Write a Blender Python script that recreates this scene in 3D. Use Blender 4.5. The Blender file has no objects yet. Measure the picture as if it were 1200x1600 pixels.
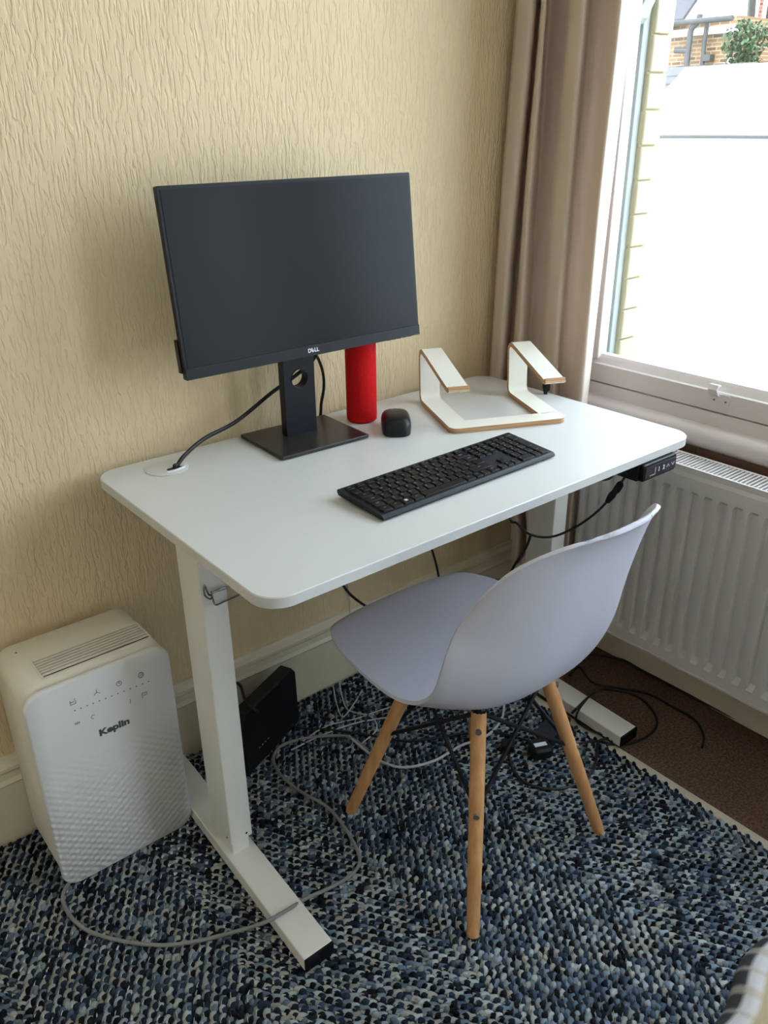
import bpy, bmesh, math, random
import numpy as np
from mathutils import Vector, Matrix

random.seed(7)
rng = np.random.default_rng(7)
scene = bpy.context.scene
C = scene.collection

# ------------------------------------------------------------------ camera
CAM = np.array([-0.4792, -1.4545, 1.3399]); YAW, PITCH, ROLL, FPX = 0.6805, 0.4379, -0.0118, 1294.3
_f = np.array([math.sin(YAW)*math.cos(PITCH), math.cos(YAW)*math.cos(PITCH), -math.sin(PITCH)])
_r = np.cross(_f, [0, 0, 1]); _r /= np.linalg.norm(_r); _u = np.cross(_r, _f)
CR = math.cos(ROLL)*_r + math.sin(ROLL)*_u
CU = -math.sin(ROLL)*_r + math.cos(ROLL)*_u
cam_data = bpy.data.cameras.new('camera'); cam = bpy.data.objects.new('camera', cam_data); C.objects.link(cam)
cam.matrix_world = Matrix(((CR[0], CU[0], -_f[0], CAM[0]), (CR[1], CU[1], -_f[1], CAM[1]), (CR[2], CU[2], -_f[2], CAM[2]), (0, 0, 0, 1)))
cam_data.sensor_fit = 'VERTICAL'; cam_data.sensor_height = 24.0; cam_data.lens = 24.0*FPX/1600.0
cam_data.clip_start = 0.02; cam_data.clip_end = 200
scene.camera = cam

# ------------------------------------------------------------------ world, sun, window portals, exposure
world = bpy.data.worlds.new('daylight'); scene.world = world; world.use_nodes = True
wn = world.node_tree.nodes; wl = world.node_tree.links
bg = wn['Background']; bg.inputs['Color'].default_value = (0.74, 0.86, 1.0, 1); bg.inputs['Strength'].default_value = 5.6
sun_d = bpy.data.lights.new('sun', 'SUN'); sun_d.energy = 3.5; sun_d.angle = 0.01; sun_d.color = (1.0, 0.95, 0.86)
sun = bpy.data.objects.new('sun', sun_d); C.objects.link(sun)
sun.rotation_euler = Vector((0.62, 0.28, -0.73)).to_track_quat('-Z', 'Y').to_euler()
def portal(name, x, y, z, w, h):
    d = bpy.data.lights.new(name, 'AREA'); d.shape = 'RECTANGLE'; d.size = w; d.size_y = h
    d.cycles.is_portal = True
    o = bpy.data.objects.new(name, d); C.objects.link(o); o.location = (x, y, z)
    o.rotation_euler = (math.radians(90), 0, math.radians(90))
    return o
portal('window_portal', 1.46, -0.72, 1.46, 1.14, 1.56)
portal('window_portal', 1.46, -2.30, 1.27, 1.3, 1.94)
scene.view_settings.view_transform = 'Standard'; scene.view_settings.look = 'None'
scene.view_settings.gamma = 1.0; scene.view_settings.use_curve_mapping = False
scene.view_settings.exposure = 0.66
scene.cycles.use_denoising = True
scene.cycles.max_bounces = 10; scene.cycles.diffuse_bounces = 7; scene.cycles.transparent_max_bounces = 12
scene.cycles.sample_clamp_indirect = 8.0

# ------------------------------------------------------------------ photo pixel -> point on a known plane
def ray(px): return _f + CR*(px[0]-600)/FPX + CU*(800-px[1])/FPX
def onp(px, axis, val):
    d = ray(px); return CAM + d*((val-CAM[axis])/d[axis])
def PX(px, x): return onp(px, 0, x)
def PY(px, y): return onp(px, 1, y)
def PZ(px, z): return onp(px, 2, z)

# ------------------------------------------------------------------ materials
def srgb(r, g, b):
    f = lambda c: (c/12.92 if c <= 0.04045 else ((c+0.055)/1.055)**2.4)
    return (f(r/255), f(g/255), f(b/255))
def mat(name, col, rough=0.5, metal=0.0, var=0.04, vscale=30.0, bump=0.0, bscale=200.0, spec=0.5, coat=0.0, stretch=None):
    m = bpy.data.materials.new(name); m.use_nodes = True
    n = m.node_tree.nodes; l = m.node_tree.links; b = n['Principled BSDF']
    b.inputs['Roughness'].default_value = rough; b.inputs['Metallic'].default_value = metal
    b.inputs['Specular IOR Level'].default_value = spec; b.inputs['Coat Weight'].default_value = coat
    tc = n.new('ShaderNodeTexCoord'); vec = tc.outputs['Object']
    if stretch:
        mp = n.new('ShaderNodeMapping'); mp.inputs['Scale'].default_value = stretch; l.new(vec, mp.inputs['Vector']); vec = mp.outputs['Vector']
    ns = n.new('ShaderNodeTexNoise'); ns.inputs['Scale'].default_value = vscale; ns.inputs['Detail'].default_value = 4
    l.new(vec, ns.inputs['Vector'])
    rp = n.new('ShaderNodeValToRGB'); rp.color_ramp.elements[0].position = 0.3; rp.color_ramp.elements[1].position = 0.7
    rp.color_ramp.elements[0].color = (*[max(0, c*(1-var)) for c in col], 1); rp.color_ramp.elements[1].color = (*[min(1, c*(1+var)) for c in col], 1)
    l.new(ns.outputs['Fac'], rp.inputs['Fac']); l.new(rp.outputs['Color'], b.inputs['Base Color'])
    if bump:
        n2 = n.new('ShaderNodeTexNoise'); n2.inputs['Scale'].default_value = bscale; n2.inputs['Detail'].default_value = 3
        l.new(vec, n2.inputs['Vector'])
        bp = n.new('ShaderNodeBump'); bp.inputs['Strength'].default_value = bump; bp.inputs['Distance'].default_value = 0.002
        l.new(n2.outputs['Fac'], bp.inputs['Height']); l.new(bp.outputs['Normal'], b.inputs['Normal'])
    return m

def wallpaper_mat(name, col):
    m = mat(name, col, rough=0.62, var=0.03, vscale=3.0, spec=0.35)
    n = m.node_tree.nodes; l = m.node_tree.links; b = n['Principled BSDF']
    tc = n.new('ShaderNodeTexCoord'); mp = n.new('ShaderNodeMapping'); mp.inputs['Scale'].default_value = (185, 185, 32)
    l.new(tc.outputs['Object'], mp.inputs['Vector'])
    ns = n.new('ShaderNodeTexNoise'); ns.inputs['Scale'].default_value = 1.0; ns.inputs['Detail'].default_value = 1.5; ns.inputs['Distortion'].default_value = 0.45
    l.new(mp.outputs['Vector'], ns.inputs['Vector'])
    rp = n.new('ShaderNodeValToRGB'); e = rp.color_ramp.elements
    e[0].position = 0.40; e[0].color = (0, 0, 0, 1); e[1].position = 0.54; e[1].color = (1, 1, 1, 1)
    l.new(ns.outputs['Fac'], rp.inputs['Fac'])
    bp = n.new('ShaderNodeBump'); bp.inputs['Strength'].default_value = 0.6; bp.inputs['Distance'].default_value = 0.0026
    l.new(rp.outputs['Color'], bp.inputs['Height']); l.new(bp.outputs['Normal'], b.inputs['Normal'])
    return m

def wood_mat(name, c1, c2, scale=(60, 60, 6), rough=0.45):
    m = mat(name, c1, rough=rough)
    n = m.node_tree.nodes; l = m.node_tree.links; b = n['Principled BSDF']
    tc = n.new('ShaderNodeTexCoord'); mp = n.new('ShaderNodeMapping'); mp.inputs['Scale'].default_value = scale
    l.new(tc.outputs['Object'], mp.inputs['Vector'])
    ns = n.new('ShaderNodeTexNoise'); ns.inputs['Scale'].default_value = 1; ns.inputs['Detail'].default_value = 5
    l.new(mp.outputs['Vector'], ns.inputs['Vector'])
    rp = n.new('ShaderNodeValToRGB'); rp.color_ramp.elements[0].position = 0.3; rp.color_ramp.elements[1].position = 0.7
    rp.color_ramp.elements[0].color = (*c1, 1); rp.color_ramp.elements[1].color = (*c2, 1)
    l.new(ns.outputs['Fac'], rp.inputs['Fac']); l.new(rp.outputs['Color'], b.inputs['Base Color'])
    return m

def attr_mat(name, rough=0.9):
    m = mat(name, (0.5, 0.5, 0.5), rough=rough, bump=0.3, bscale=600, spec=0.2)
    n = m.node_tree.nodes; l = m.node_tree.links
    a = n.new('ShaderNodeAttribute'); a.attribute_name = 'Col'
    l.new(a.outputs['Color'], n['Principled BSDF'].inputs['Base Color'])
    return m

def brick_mat(name, c1, c2, mortar, scale, axes='yz', bw=0.225, rh=0.075):
    m = mat(name, c1, rough=0.9)
    n = m.node_tree.nodes; l = m.node_tree.links
    tc = n.new('ShaderNodeTexCoord'); sp = n.new('ShaderNodeSeparateXYZ'); cb = n.new('ShaderNodeCombineXYZ')
    l.new(tc.outputs['Object'], sp.inputs[0]); l.new(sp.outputs[axes[0].upper()], cb.inputs['X']); l.new(sp.outputs[axes[1].upper()], cb.inputs['Y'])
    br = n.new('ShaderNodeTexBrick'); l.new(cb.outputs[0], br.inputs['Vector'])
    br.inputs['Color1'].default_value = (*c1, 1); br.inputs['Color2'].default_value = (*c2, 1); br.inputs['Mortar'].default_value = (*mortar, 1)
    br.inputs['Scale'].default_value = scale; br.inputs['Brick Width'].default_value = bw; br.inputs['Row Height'].default_value = rh; br.inputs['Mortar Size'].default_value = 0.012
    l.new(br.outputs['Color'], n['Principled BSDF'].inputs['Base Color'])
    return m

def glass_mat():
    m = bpy.data.materials.new('window_glass'); m.use_nodes = True
    n = m.node_tree.nodes; l = m.node_tree.links; n.remove(n['Principled BSDF'])
    t = n.new('ShaderNodeBsdfTransparent'); t.inputs['Color'].default_value = (0.96, 0.98, 0.97, 1)
    g = n.new('ShaderNodeBsdfGlossy'); g.inputs['Roughness'].default_value = 0.02
    mx = n.new('ShaderNodeMixShader'); mx.inputs[0].default_value = 0.05
    l.new(t.outputs[0], mx.inputs[1]); l.new(g.outputs[0], mx.inputs[2]); l.new(mx.outputs[0], n['Material Output'].inputs['Surface'])
    return m

def fabric_mat(name, col, trans=0.25):
    m = mat(name, col, rough=0.9, var=0.07, vscale=14, bump=0.25, bscale=500, spec=0.1, stretch=(1, 1, 0.12))
    n = m.node_tree.nodes; l = m.node_tree.links; b = n['Principled BSDF']
    t = n.new('ShaderNodeBsdfTranslucent'); t.inputs['Color'].default_value = (*col, 1)
    mx = n.new('ShaderNodeMixShader'); mx.inputs[0].default_value = trans
    l.new(b.outputs[0], mx.inputs[1]); l.new(t.outputs[0], mx.inputs[2]); l.new(mx.outputs[0], n['Material Output'].inputs['Surface'])
    return m

M = {
 'wallpaper': wallpaper_mat('cream_wallpaper', srgb(228, 206, 168)),
 'plaster': mat('cream_plaster', srgb(238, 230, 214), 0.8),
 'ceiling': mat('ceiling_paint', srgb(244, 242, 236), 0.8),
 'cream_gloss': mat('cream_gloss_paint', srgb(222, 212, 190), 0.35, var=0.03, vscale=8),
 'win_white': mat('window_paint', srgb(214, 205, 203), 0.4, var=0.03, vscale=6),
 'frame_out': mat('outer_frame_paint', srgb(156, 162, 158), 0.5, var=0.05, vscale=12),
 'carpet': mat('brown_carpet', srgb(102, 80, 68), 0.95, var=0.5, vscale=170, bump=0.6, bscale=500, spec=0.1),
 'desk_white': mat('desk_white_laminate', srgb(209, 209, 208), 0.32, var=0.012, vscale=4),
 'metal_white': mat('white_powder_coat', srgb(226, 224, 218), 0.42, var=0.02, vscale=8),
 'chair_white': mat('white_polypropylene', srgb(196, 196, 210), 0.42, var=0.01, vscale=5),
 'black_plastic': mat('black_plastic', srgb(22, 23, 27), 0.42, var=0.1, spec=0.28),
 'case_black': mat('keyboard_case', srgb(26, 29, 36), 0.5, var=0.05, spec=0.3),
 'key_black': mat('keycap_plastic', srgb(14, 15, 19), 0.38, var=0.08, spec=0.32),
 'screen': mat('matte_screen', srgb(12, 13, 16), 0.30, var=0.02, vscale=3, spec=0.16),
 'bezel': mat('bezel_plastic', srgb(18, 20, 25), 0.38, var=0.05, spec=0.22),
 'stand_dark': mat('stand_plastic', srgb(22, 25, 32), 0.36, var=0.05, spec=0.25),
 'base_dark': mat('brushed_dark_base', srgb(52, 48, 48), 0.3, metal=0.35, var=0.12, vscale=4, stretch=(6, 90, 6)),
 'legend': mat('legend_print', srgb(150, 152, 156), 0.5),
 'silver': mat('silver_print', srgb(215, 217, 220), 0.4),
 'bolt': mat('bolt_steel', srgb(120, 112, 104), 0.4, metal=0.4),
 'chrome': mat('steel_wire', srgb(150, 148, 145), 0.25, metal=1.0),
 'red': mat('red_fabric', srgb(196, 22, 26), 0.85, var=0.12, vscale=200, bump=0.5, bscale=900, spec=0.15),
 'ply': wood_mat('plywood_edge', srgb(150, 105, 70), srgb(205, 165, 120), (8, 8, 420)),
 'laminate': mat('stand_white_laminate', srgb(232, 229, 218), 0.45, var=0.015, vscale=5),
 'beech': wood_mat('beech_leg', srgb(186, 132, 82), srgb(214, 164, 112), (70, 70, 5), 0.5),
 'rad_white': mat('radiator_enamel', srgb(214, 208, 207), 0.38, var=0.02, vscale=6),
 'brown_wood': wood_mat('brown_board', srgb(98, 68, 54), srgb(122, 88, 70), (40, 4, 40), 0.6),
 'curtain': fabric_mat('linen_curtain', srgb(228, 214, 202), 0.3),
 'grey_cable': mat('grey_cable', srgb(128, 126, 124), 0.5),
 'white_cable': mat('pale_cable', srgb(178, 180, 182), 0.5),
 'black_cable': mat('black_cable', srgb(17, 18, 22), 0.5),
 'pur_body': mat('purifier_body', srgb(232, 226, 214), 0.38, var=0.012),
 'ink': mat('grey_print', srgb(82, 88, 96), 0.6),
 'hem': mat('rug_hem', srgb(196, 186, 168), 0.9, var=0.08, vscale=120, bump=0.3),
 'rug_base': mat('rug_weft_base', srgb(44, 52, 64), 0.95, var=0.5, vscale=90, bump=0.5),
 'rag': attr_mat('denim_rag', 0.92),
 'warp': mat('cotton_warp', srgb(205, 205, 202), 0.9),
 'brick_paint': mat('painted_brick', srgb(180, 169, 134), 0.8, var=0.06, vscale=25, bump=0.5, bscale=90),
 'mortar': mat('painted_mortar', srgb(168, 158, 126), 0.9, bump=0.4, bscale=120),
 'glass': glass_mat(),
 'render_white': mat('white_render', srgb(240, 240, 240), 0.9, var=0.02, vscale=2),
 'stock_brick': brick_mat('yellow_stock_brick', srgb(120, 90, 60), srgb(72, 50, 40), srgb(128, 116, 96), 1.0),
 'red_brick': brick_mat('red_brick', srgb(150, 70, 48), srgb(130, 56, 40), srgb(160, 130, 110), 1.0),
 'slate': mat('slate', srgb(60, 58, 64), 0.7, var=0.25, vscale=5),
 'pipe': mat('cast_iron_pipe', srgb(50, 49, 48), 0.5),
 'leaf': mat('ivy_leaf', srgb(52, 74, 46), 0.7, var=0.5, vscale=6),
 'ground': mat('yard_concrete', srgb(190, 188, 182), 0.9, var=0.1, vscale=1),
 'lavender': mat('grey_door_paint', srgb(205, 205, 218), 0.6),
 'plaid_dark': mat('dark_wool', srgb(44, 44, 46), 0.95, var=0.4, vscale=160, bump=0.6, bscale=400, spec=0.1),
 
 'sticker': mat('white_sticker', srgb(225, 228, 230), 0.5),
 'mouse': mat('mouse_plastic', srgb(20, 21, 24), 0.36, var=0.05, spec=0.3),
}

# ------------------------------------------------------------------ mesh helpers
class MB:
    def __init__(s): s.v = []; s.f = []
    def add(s, vs, fs):
        o = len(s.v); s.v += [tuple(map(float, v)) for v in vs]; s.f += [tuple(i+o for i in f) for f in fs]; return s
    def box(s, x0, x1, y0, y1, z0, z1):
        return s.add([(x0, y0, z0), (x1, y0, z0), (x1, y1, z0), (x0, y1, z0), (x0, y0, z1), (x1, y0, z1), (x1, y1, z1), (x0, y1, z1)],
                     [(0, 3, 2, 1), (4, 5, 6, 7), (0, 1, 5, 4), (1, 2, 6, 5), (2, 3, 7, 6), (3, 0, 4, 7)])
    def prism(s, poly, d0, d1, axis='z', chamfer=0.0):
        """poly: CCW list of (a, b); extruded along axis from d0 to d1; optional chamfer of both ends"""
        poly = [np.array(p, float) for p in poly]; n = len(poly)
        def put(p, d): return {'z': (p[0], p[1], d), 'y': (p[0], d, p[1]), 'x': (d, p[0], p[1])}[axis]
        rings = []
        if chamfer > 0:
            c = sum(poly)/n; inner = []
            for i in range(n):
                a, b, e = poly[i-1], poly[i], poly[(i+1) % n]
                t1 = (b-a)/(np.linalg.norm(b-a)+1e-9); t2 = (e-b)/(np.linalg.norm(e-b)+1e-9)
                nn = np.array([-(t1+t2)[1], (t1+t2)[0]]); nn /= np.linalg.norm(nn)+1e-9
                inner.append(b+nn*chamfer)
            sg = 1 if d1 > d0 else -1
            rings = [(inner, d0), (poly, d0+sg*chamfer), (poly, d1-sg*chamfer), (inner, d1)]
        else: rings = [(poly, d0), (poly, d1)]
        vs = []; fs = []
        for r, d in rings: vs += [put(p, d) for p in r]
        for k in range(len(rings)-1):
            for i in range(n):
                j = (i+1) % n; fs.append((k*n+i, k*n+j, (k+1)*n+j, (k+1)*n+i))
        fs.append(tuple(range(n-1, -1, -1))); fs.append(tuple((len(rings)-1)*n+i for i in range(n)))
        return s.add(vs, fs)
    def cyl(s, p0, p1, r0, r1=None, n=16, caps=True):
        r1 = r0 if r1 is None else r1
        return s.tube([p0, p1], [r0, r1], n, caps)
    def tube(s, pts, rad, n=8, caps=True):
        pts = [np.array(p, float) for p in pts]; m = len(pts)
        if not hasattr(rad, '__len__'): rad = [rad]*m
        tang = []
        for i in range(m):
            t = pts[min(i+1, m-1)]-pts[max(i-1, 0)]; tang.append(t/(np.linalg.norm(t)+1e-12))
        up = np.array([0, 0, 1.]) if abs(tang[0][2]) < 0.9 else np.array([1., 0, 0])
        a = np.cross(tang[0], up); a /= np.linalg.norm(a)
        vs = []; fs = []
        for i in range(m):
            a = a-tang[i]*np.dot(a, tang[i]); a /= np.linalg.norm(a)+1e-12; b = np.cross(tang[i], a)
            for k in range(n):
                th = 2*math.pi*k/n; vs.append(pts[i]+rad[i]*(math.cos(th)*a+math.sin(th)*b))
        for i in range(m-1):
            for k in range(n):
                j = (k+1) % n; fs.append((i*n+k, i*n+j, (i+1)*n+j, (i+1)*n+k))
        if caps: fs.append(tuple(range(n-1, -1, -1))); fs.append(tuple((m-1)*n+k for k in range(n)))
        return s.add(vs, fs)
    def lathe(s, prof, n=32, c=(0, 0)):
        """prof list of (r, z), revolved about z through c"""
        vs = []; fs = []; m = len(prof)
        for r, z in prof:
            for k in range(n):
                th = 2*math.pi*k/n; vs.append((c[0]+r*math.cos(th), c[1]+r*math.sin(th), z))
        for i in range(m-1):
            for k in range(n):
                j = (k+1) % n; fs.append((i*n+k, i*n+j, (i+1)*n+j, (i+1)*n+k))
        fs.append(tuple(range(n-1, -1, -1))); fs.append(tuple((m-1)*n+k for k in range(n)))
        return s.add(vs, fs)
    def grid(s, pts):
        """pts[i][j] -> surface"""
        a = len(pts); b = len(pts[0]); vs = [p for row in pts for p in row]
        return s.add(vs, [(i*b+j, i*b+j+1, (i+1)*b+j+1, (i+1)*b+j) for i in range(a-1) for j in range(b-1)])
    def xf(s, fn): s.v = [tuple(fn(np.array(v))) for v in s.v]; return s
    def mesh(s, name, m, smooth=False, angle=40):
        me = bpy.data.meshes.new(name); me.from_pydata(s.v, [], s.f); me.materials.append(m)
        bm = bmesh.new(); bm.from_mesh(me); bmesh.ops.recalc_face_normals(bm, faces=bm.faces); bm.to_mesh(me); bm.free()
        if smooth:
            me.shade_smooth()
            me.set_sharp_from_angle(angle=math.radians(angle))
        return me
    def build(s, name, m, parent=None, smooth=False, angle=40):
        o = bpy.data.objects.new(name, s.mesh(name, m, smooth, angle)); C.objects.link(o)
        if parent is not None: o.parent = parent
        return o

def rrect(x0, x1, y0, y1, r, n=6):
    p = []
    for cx, cy, a0 in ((x1-r, y0+r, -90), (x1-r, y1-r, 0), (x0+r, y1-r, 90), (x0+r, y0+r, 180)):
        for k in range(n+1):
            a = math.radians(a0+90*k/n); p.append((cx+r*math.cos(a), cy+r*math.sin(a)))
    return p
def spline(pts, per=8):
    P = [np.array(p, float) for p in pts]; P = [2*P[0]-P[1]]+P+[2*P[-1]-P[-2]]; out = []
    for i in range(1, len(P)-2):
        for k in range(per):
            t = k/per; a, b, c, d = P[i-1:i+3]
            out.append(0.5*((2*b)+(-a+c)*t+(2*a-5*b+4*c-d)*t*t+(-a+3*b-3*c+d)*t**3))
    out.append(P[-2]); return out
def tag(o, label=None, cat=None, group=None, kind=None):
    if label: o['label'] = label
    if cat: o['category'] = cat
    if group: o['group'] = group
    if kind: o['kind'] = kind
    return o
def thing(name, label, cat, loc=(0, 0, 0), rz=0.0, group=None):
    o = bpy.data.objects.new(name, None); o.empty_display_size = 0.05; C.objects.link(o)
    o.location = loc; o.rotation_euler = (0, 0, rz)
    return tag(o, label, cat, group)
def struct(o): o['kind'] = 'structure'; return o
def boxo(name, b, m, parent=None, bevel=0.0):
    o = MB().box(*b).build(name, m, parent)
    if bevel:
        md = o.modifiers.new('bevel', 'BEVEL'); md.width = bevel; md.segments = 2
    return o
def copyo(o, parent, loc=None, name=None):
    c = o.copy(); C.objects.link(c); c.parent = parent
    if loc is not None: c.location = loc
    return c
def text_mesh(txt, size, m, name='lettering', bold=0.0, depth=0.0003):
    cu = bpy.data.curves.new('t', 'FONT'); cu.body = txt; cu.size = size; cu.align_x = 'CENTER'; cu.align_y = 'CENTER'
    cu.offset = bold; cu.extrude = depth; cu.resolution_u = 3
    o = bpy.data.objects.new('t', cu); C.objects.link(o)
    dg = bpy.context.evaluated_depsgraph_get(); dg.update()
    me = bpy.data.meshes.new_from_object(o.evaluated_get(dg)); me.name = name
    bpy.data.objects.remove(o); bpy.data.curves.remove(cu)
    me.materials.clear(); me.materials.append(m)
    return me
def text_obj(name, txt, size, m, parent, mw, bold=0.0, depth=0.0003):
    o = bpy.data.objects.new(name, text_mesh(txt, size, m, name, bold, depth)); C.objects.link(o); o.parent = parent; o.matrix_local = mw
    return o

# ================================================================== SETTING
WY = 0.04; WX = 1.222; HC = 2.5; XL = -2.1; YR = -3.7
struct(boxo('floor', (XL, WX, YR, WY, -0.08, 0.0), M['carpet']))
struct(boxo('ceiling', (XL-.1, 1.4, YR-.1, WY+.1, HC, HC+.1), M['ceiling']))
struct(boxo('wall_back', (XL-.1, 1.42, WY, WY+.12, -.08, HC), M['wallpaper']))
struct(boxo('wall_left', (XL-.1, XL, YR, WY, -.08, HC), M['plaster']))
struct(boxo('wall_rear', (XL-.1, 1.4, YR-.1, YR, -.08, HC), M['plaster']))
XO = 1.375
wr = MB()
wr.box(WX, XO, -1.62, WY, -0.08, 0.66)          # under the near window
wr.box(WX, XO, YR, -1.62, -0.08, 0.30)          # under the tall window
wr.box(WX, XO, YR, WY, 2.22, HC)               # above
wr.box(WX, XO, -0.14, WY, 0.66, 2.22)          # corner pier
wr.box(WX, XO, -1.62, -1.30, 0.66, 2.22)       # pier between the windows
wr.box(WX, XO, YR, -2.98, 0.30, 2.22)
struct(wr.build('wall_right', M['plaster']))

# skirting on the back wall, moulded profile
prof = [(0.0, 0.0), (0.020, 0.0), (0.020, 0.142), (0.024, 0.148), (0.018, 0.156), (0.016, 0.170), (0.021, 0.176), (0.021, 0.184), (0.012, 0.192), (0.009, 0.2), (0.0, 0.2)]
sk = MB().prism([(-p[0], p[1]) for p in prof], XL, WX, 'x'); sk.xf(lambda v: v+np.array([0, WY, 0]))
struct(sk.build('baseboard_back', M['cream_gloss']))
sk = MB().prism([(WX-p[0]*.6, p[1]*.7) for p in prof][::-1], YR, WY-.02, 'y')
struct(sk.build('baseboard_right', M['cream_gloss']))
sk = MB().box(XL, XL+.02, YR, WY-.02, 0, .19); struct(sk.build('baseboard_left', M['cream_gloss']))

# brown boards under the sill
apron = MB().box(1.214, WX, -1.6, -.45, .44, .652).build('trim_1', M['brown_wood']); struct(apron)
for k, (a, b) in enumerate(((-.5155, -.29), (-.795, -.517), (-1.08, -.7965))):
    boxo('plank', (1.210, 1.2145, a, b, .445, .656), M['brown_wood'], apron, 0.0012)

# window sill with rounded nosing
nose = [(WX+.10, .742), (1.222, .742), (1.221, .712), (1.206, .708), (1.196, .700), (1.192, .688), (1.194, .674), (1.203, .663), (1.215, .66), (WX+.10, .66)]
sill = MB().prism(nose[::-1], -1.34, -0.10, 'y'); so = struct(sill.build('trim_2', M['win_white'], smooth=True, angle=35))

# ------------------------------------------------------------------ window 1 (the one in view) and window 2 (further down the same wall)
def sash_window(name, y0, y1, latch=True):
    # frame, two sliding sashes with glass, outer sill
    """opening from y1 (far, larger y) to y0, sliding sash pair"""
    w = struct(MB().box(1.226, 1.375, y1-.012, y1+.002, .742, 2.22).build(name, M['frame_out']))
    boxo('jamb', (1.226, 1.375, y0-.002, y0+.012, .742, 2.22), M['frame_out'], w)
    # lower (inner) sash
    a, b = y0+.014, y1-.014
    sx0, sx1 = 1.226, 1.262
    rail = [(sx1, .745), (sx0, .745), (sx0, .789), (sx0+.004, .792), (sx0+.012, .806), (sx0+.016, .812), (sx1, .812)]
    MB().prism(rail[::-1], a, b, 'y').build('bottom_rail', M['win_white'], w)
    boxo('stile', (sx0+.0012, sx1, b-.052, b, .800, 1.645), M['win_white'], w, 0.003)
    boxo('stile', (sx0+.0012, sx1, a, a+.052, .800, 1.645), M['win_white'], w, 0.003)
    boxo('meeting_rail', (sx0, sx1, a, b, 1.605, 1.645), M['win_white'], w, 0.003)
    boxo('glass', (1.246, 1.249, a+.045, b-.045, .80, 1.62), M['glass'], w)
    # upper (outer) sash
    ux0, ux1 = 1.274, 1.310
    boxo('upper_stile', (ux0, ux1, b-.050, b, 1.61, 2.2), M['frame_out'], w, 0.003)
    boxo('upper_stile', (ux0, ux1, a, a+.050, 1.61, 2.2), M['frame_out'], w, 0.003)
    boxo('upper_rail', (ux0, ux1, a, b, 1.605, 1.64), M['frame_out'], w, 0.003)
    boxo('upper_rail', (ux0, ux1, a, b, 2.15, 2.2), M['frame_out'], w, 0.003)
    horn = [(b, 1.61), (b-.05, 1.61), (b-.05, 1.58), (b-.042, 1.565), (b-.036, 1.545), (b-.022, 1.535), (b, 1.532)]
    MB().prism(horn, ux0, ux1, 'x').build('sash_horn', M['frame_out'], w)
    boxo('upper_glass', (1.290, 1.293, a+.045, b-.045, 1.63, 2.16), M['glass'], w)
    # outer box lining and parting bead
    boxo('parting_bead', (1.264, 1.272, b-.012, b, .76, 2.2), M['frame_out'], w)
    boxo('outer_lining', (1.312, 1.335, b-.024, b, .755, 2.21), M['frame_out'], w, 0.002)
    boxo('outer_lining', (1.312, 1.335, a, a+.024, .755, 2.21), M['frame_out'], w, 0.002)
    boxo('outer_sill', (1.266, 1.45, a, b, .715, .752), M['frame_out'], w, 0.004)
    if latch:
        yy = -.548; zz = .7755
        pl = MB().prism(rrect(-.022, .022, -.012, .012, .005), 0, .003, 'x'); pl.xf(lambda v: np.array([1.226-v[0], yy+v[1], zz+v[2]]))
        lift = pl.build('sash_lift', M['win_white'], w)
        hp = [(1.226+.001*0, .783), (1.214, .790), (1.208, .799), (1.213, .806), (1.221, .805)]
        m = MB()
        inner = [(1.226, .779), (1.2125, .786), (1.205, .799), (1.211, .8095), (1.221, .808)]
        poly = hp+inner[::-1]
        m.prism(poly, yy+.002, yy+.024, 'y'); m.build('lift_hook', M['win_white'], lift)
        for dy in (-.014, .014):
            MB().cyl((1.2215, yy+dy, zz-.003), (1.2235, yy+dy, zz-.003), .0022, n=10).build('screw', M['chrome'], lift)
    return w
sash_window('window_1', -1.30, -0.14)
w2 = struct(MB().box(1.24, 1.33, -1.665, -1.62, .30, 2.22).build('window_2', M['frame_out']))
for b_ in ((1.24, 1.33, -2.98, -2.935, .30, 2.22), (1.24, 1.33, -2.935, -1.665, .30, .36), (1.24, 1.33, -2.935, -1.665, 2.16, 2.22)): boxo('window_frame', b_, M['win_white'], w2)
boxo('mullion', (1.25, 1.31, -2.315, -2.285, .36, 2.16), M['win_white'], w2)
for a_, b_ in ((-2.94, -2.31), (-2.29, -1.66)): boxo('glass', (1.276, 1.280, a_, b_, .355, 2.165), M['glass'], w2)

# painted brick reveal outside the frame
rev = struct(MB().box(1.336, 1.405, -.183, -.02, .70, 2.2).build('wall_outer', M['mortar']))
bmesh_brick = MB().prism(rrect(-.034, .034, -.0362, .0362, .004, 2), -.006, .012, 'y', 0.0025).mesh('brick', M['brick_paint'])
for k in range(18):
    o = bpy.data.objects.new('brick', bmesh_brick); C.objects.link(o); o.parent = rev
    o.location = (1.370+random.uniform(-.0012, .0012), -.186+random.uniform(-.0012, .0012), .79+k*.0765)

# ================================================================== OUTSIDE
gx = 5.5
ext = thing('garden_extension', 'low white rendered extension with pale roof seen through the window', 'building', (gx, 2, -3))
def part(name, m, parent, mb, **k):
    mb.xf(lambda v: v-np.array(parent.location)); return mb.build(name, m, parent, **k)
yv = PX((1070, 113), gx+2.0)[1]
part('wall', M['render_white'], ext, MB().box(gx, gx+2.0, -6, min(yv, PX((1024, 158), gx)[1])-.02, -3, 1.24))
def rp_(px):  # point of the sloping roof plane seen at a pixel
    d = ray(px); k_ = (1.80-1.255)/2.15; t = (1.255+k_*(CAM[0]-gx+.15)-CAM[2])/(d[2]-k_*d[0]); return CAM+d*t
ra_, rb_ = np.array([gx+2.0, yv, 1.80]), rp_((1024, 158)); rc_ = ra_+(rb_-ra_)*((gx-.15-ra_[0])/(rb_[0]-ra_[0]))
tp = [(gx-.15, -6.1, 1.255), tuple(rc_), tuple(ra_), (gx+2.0, -6.1, 1.80)]
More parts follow.
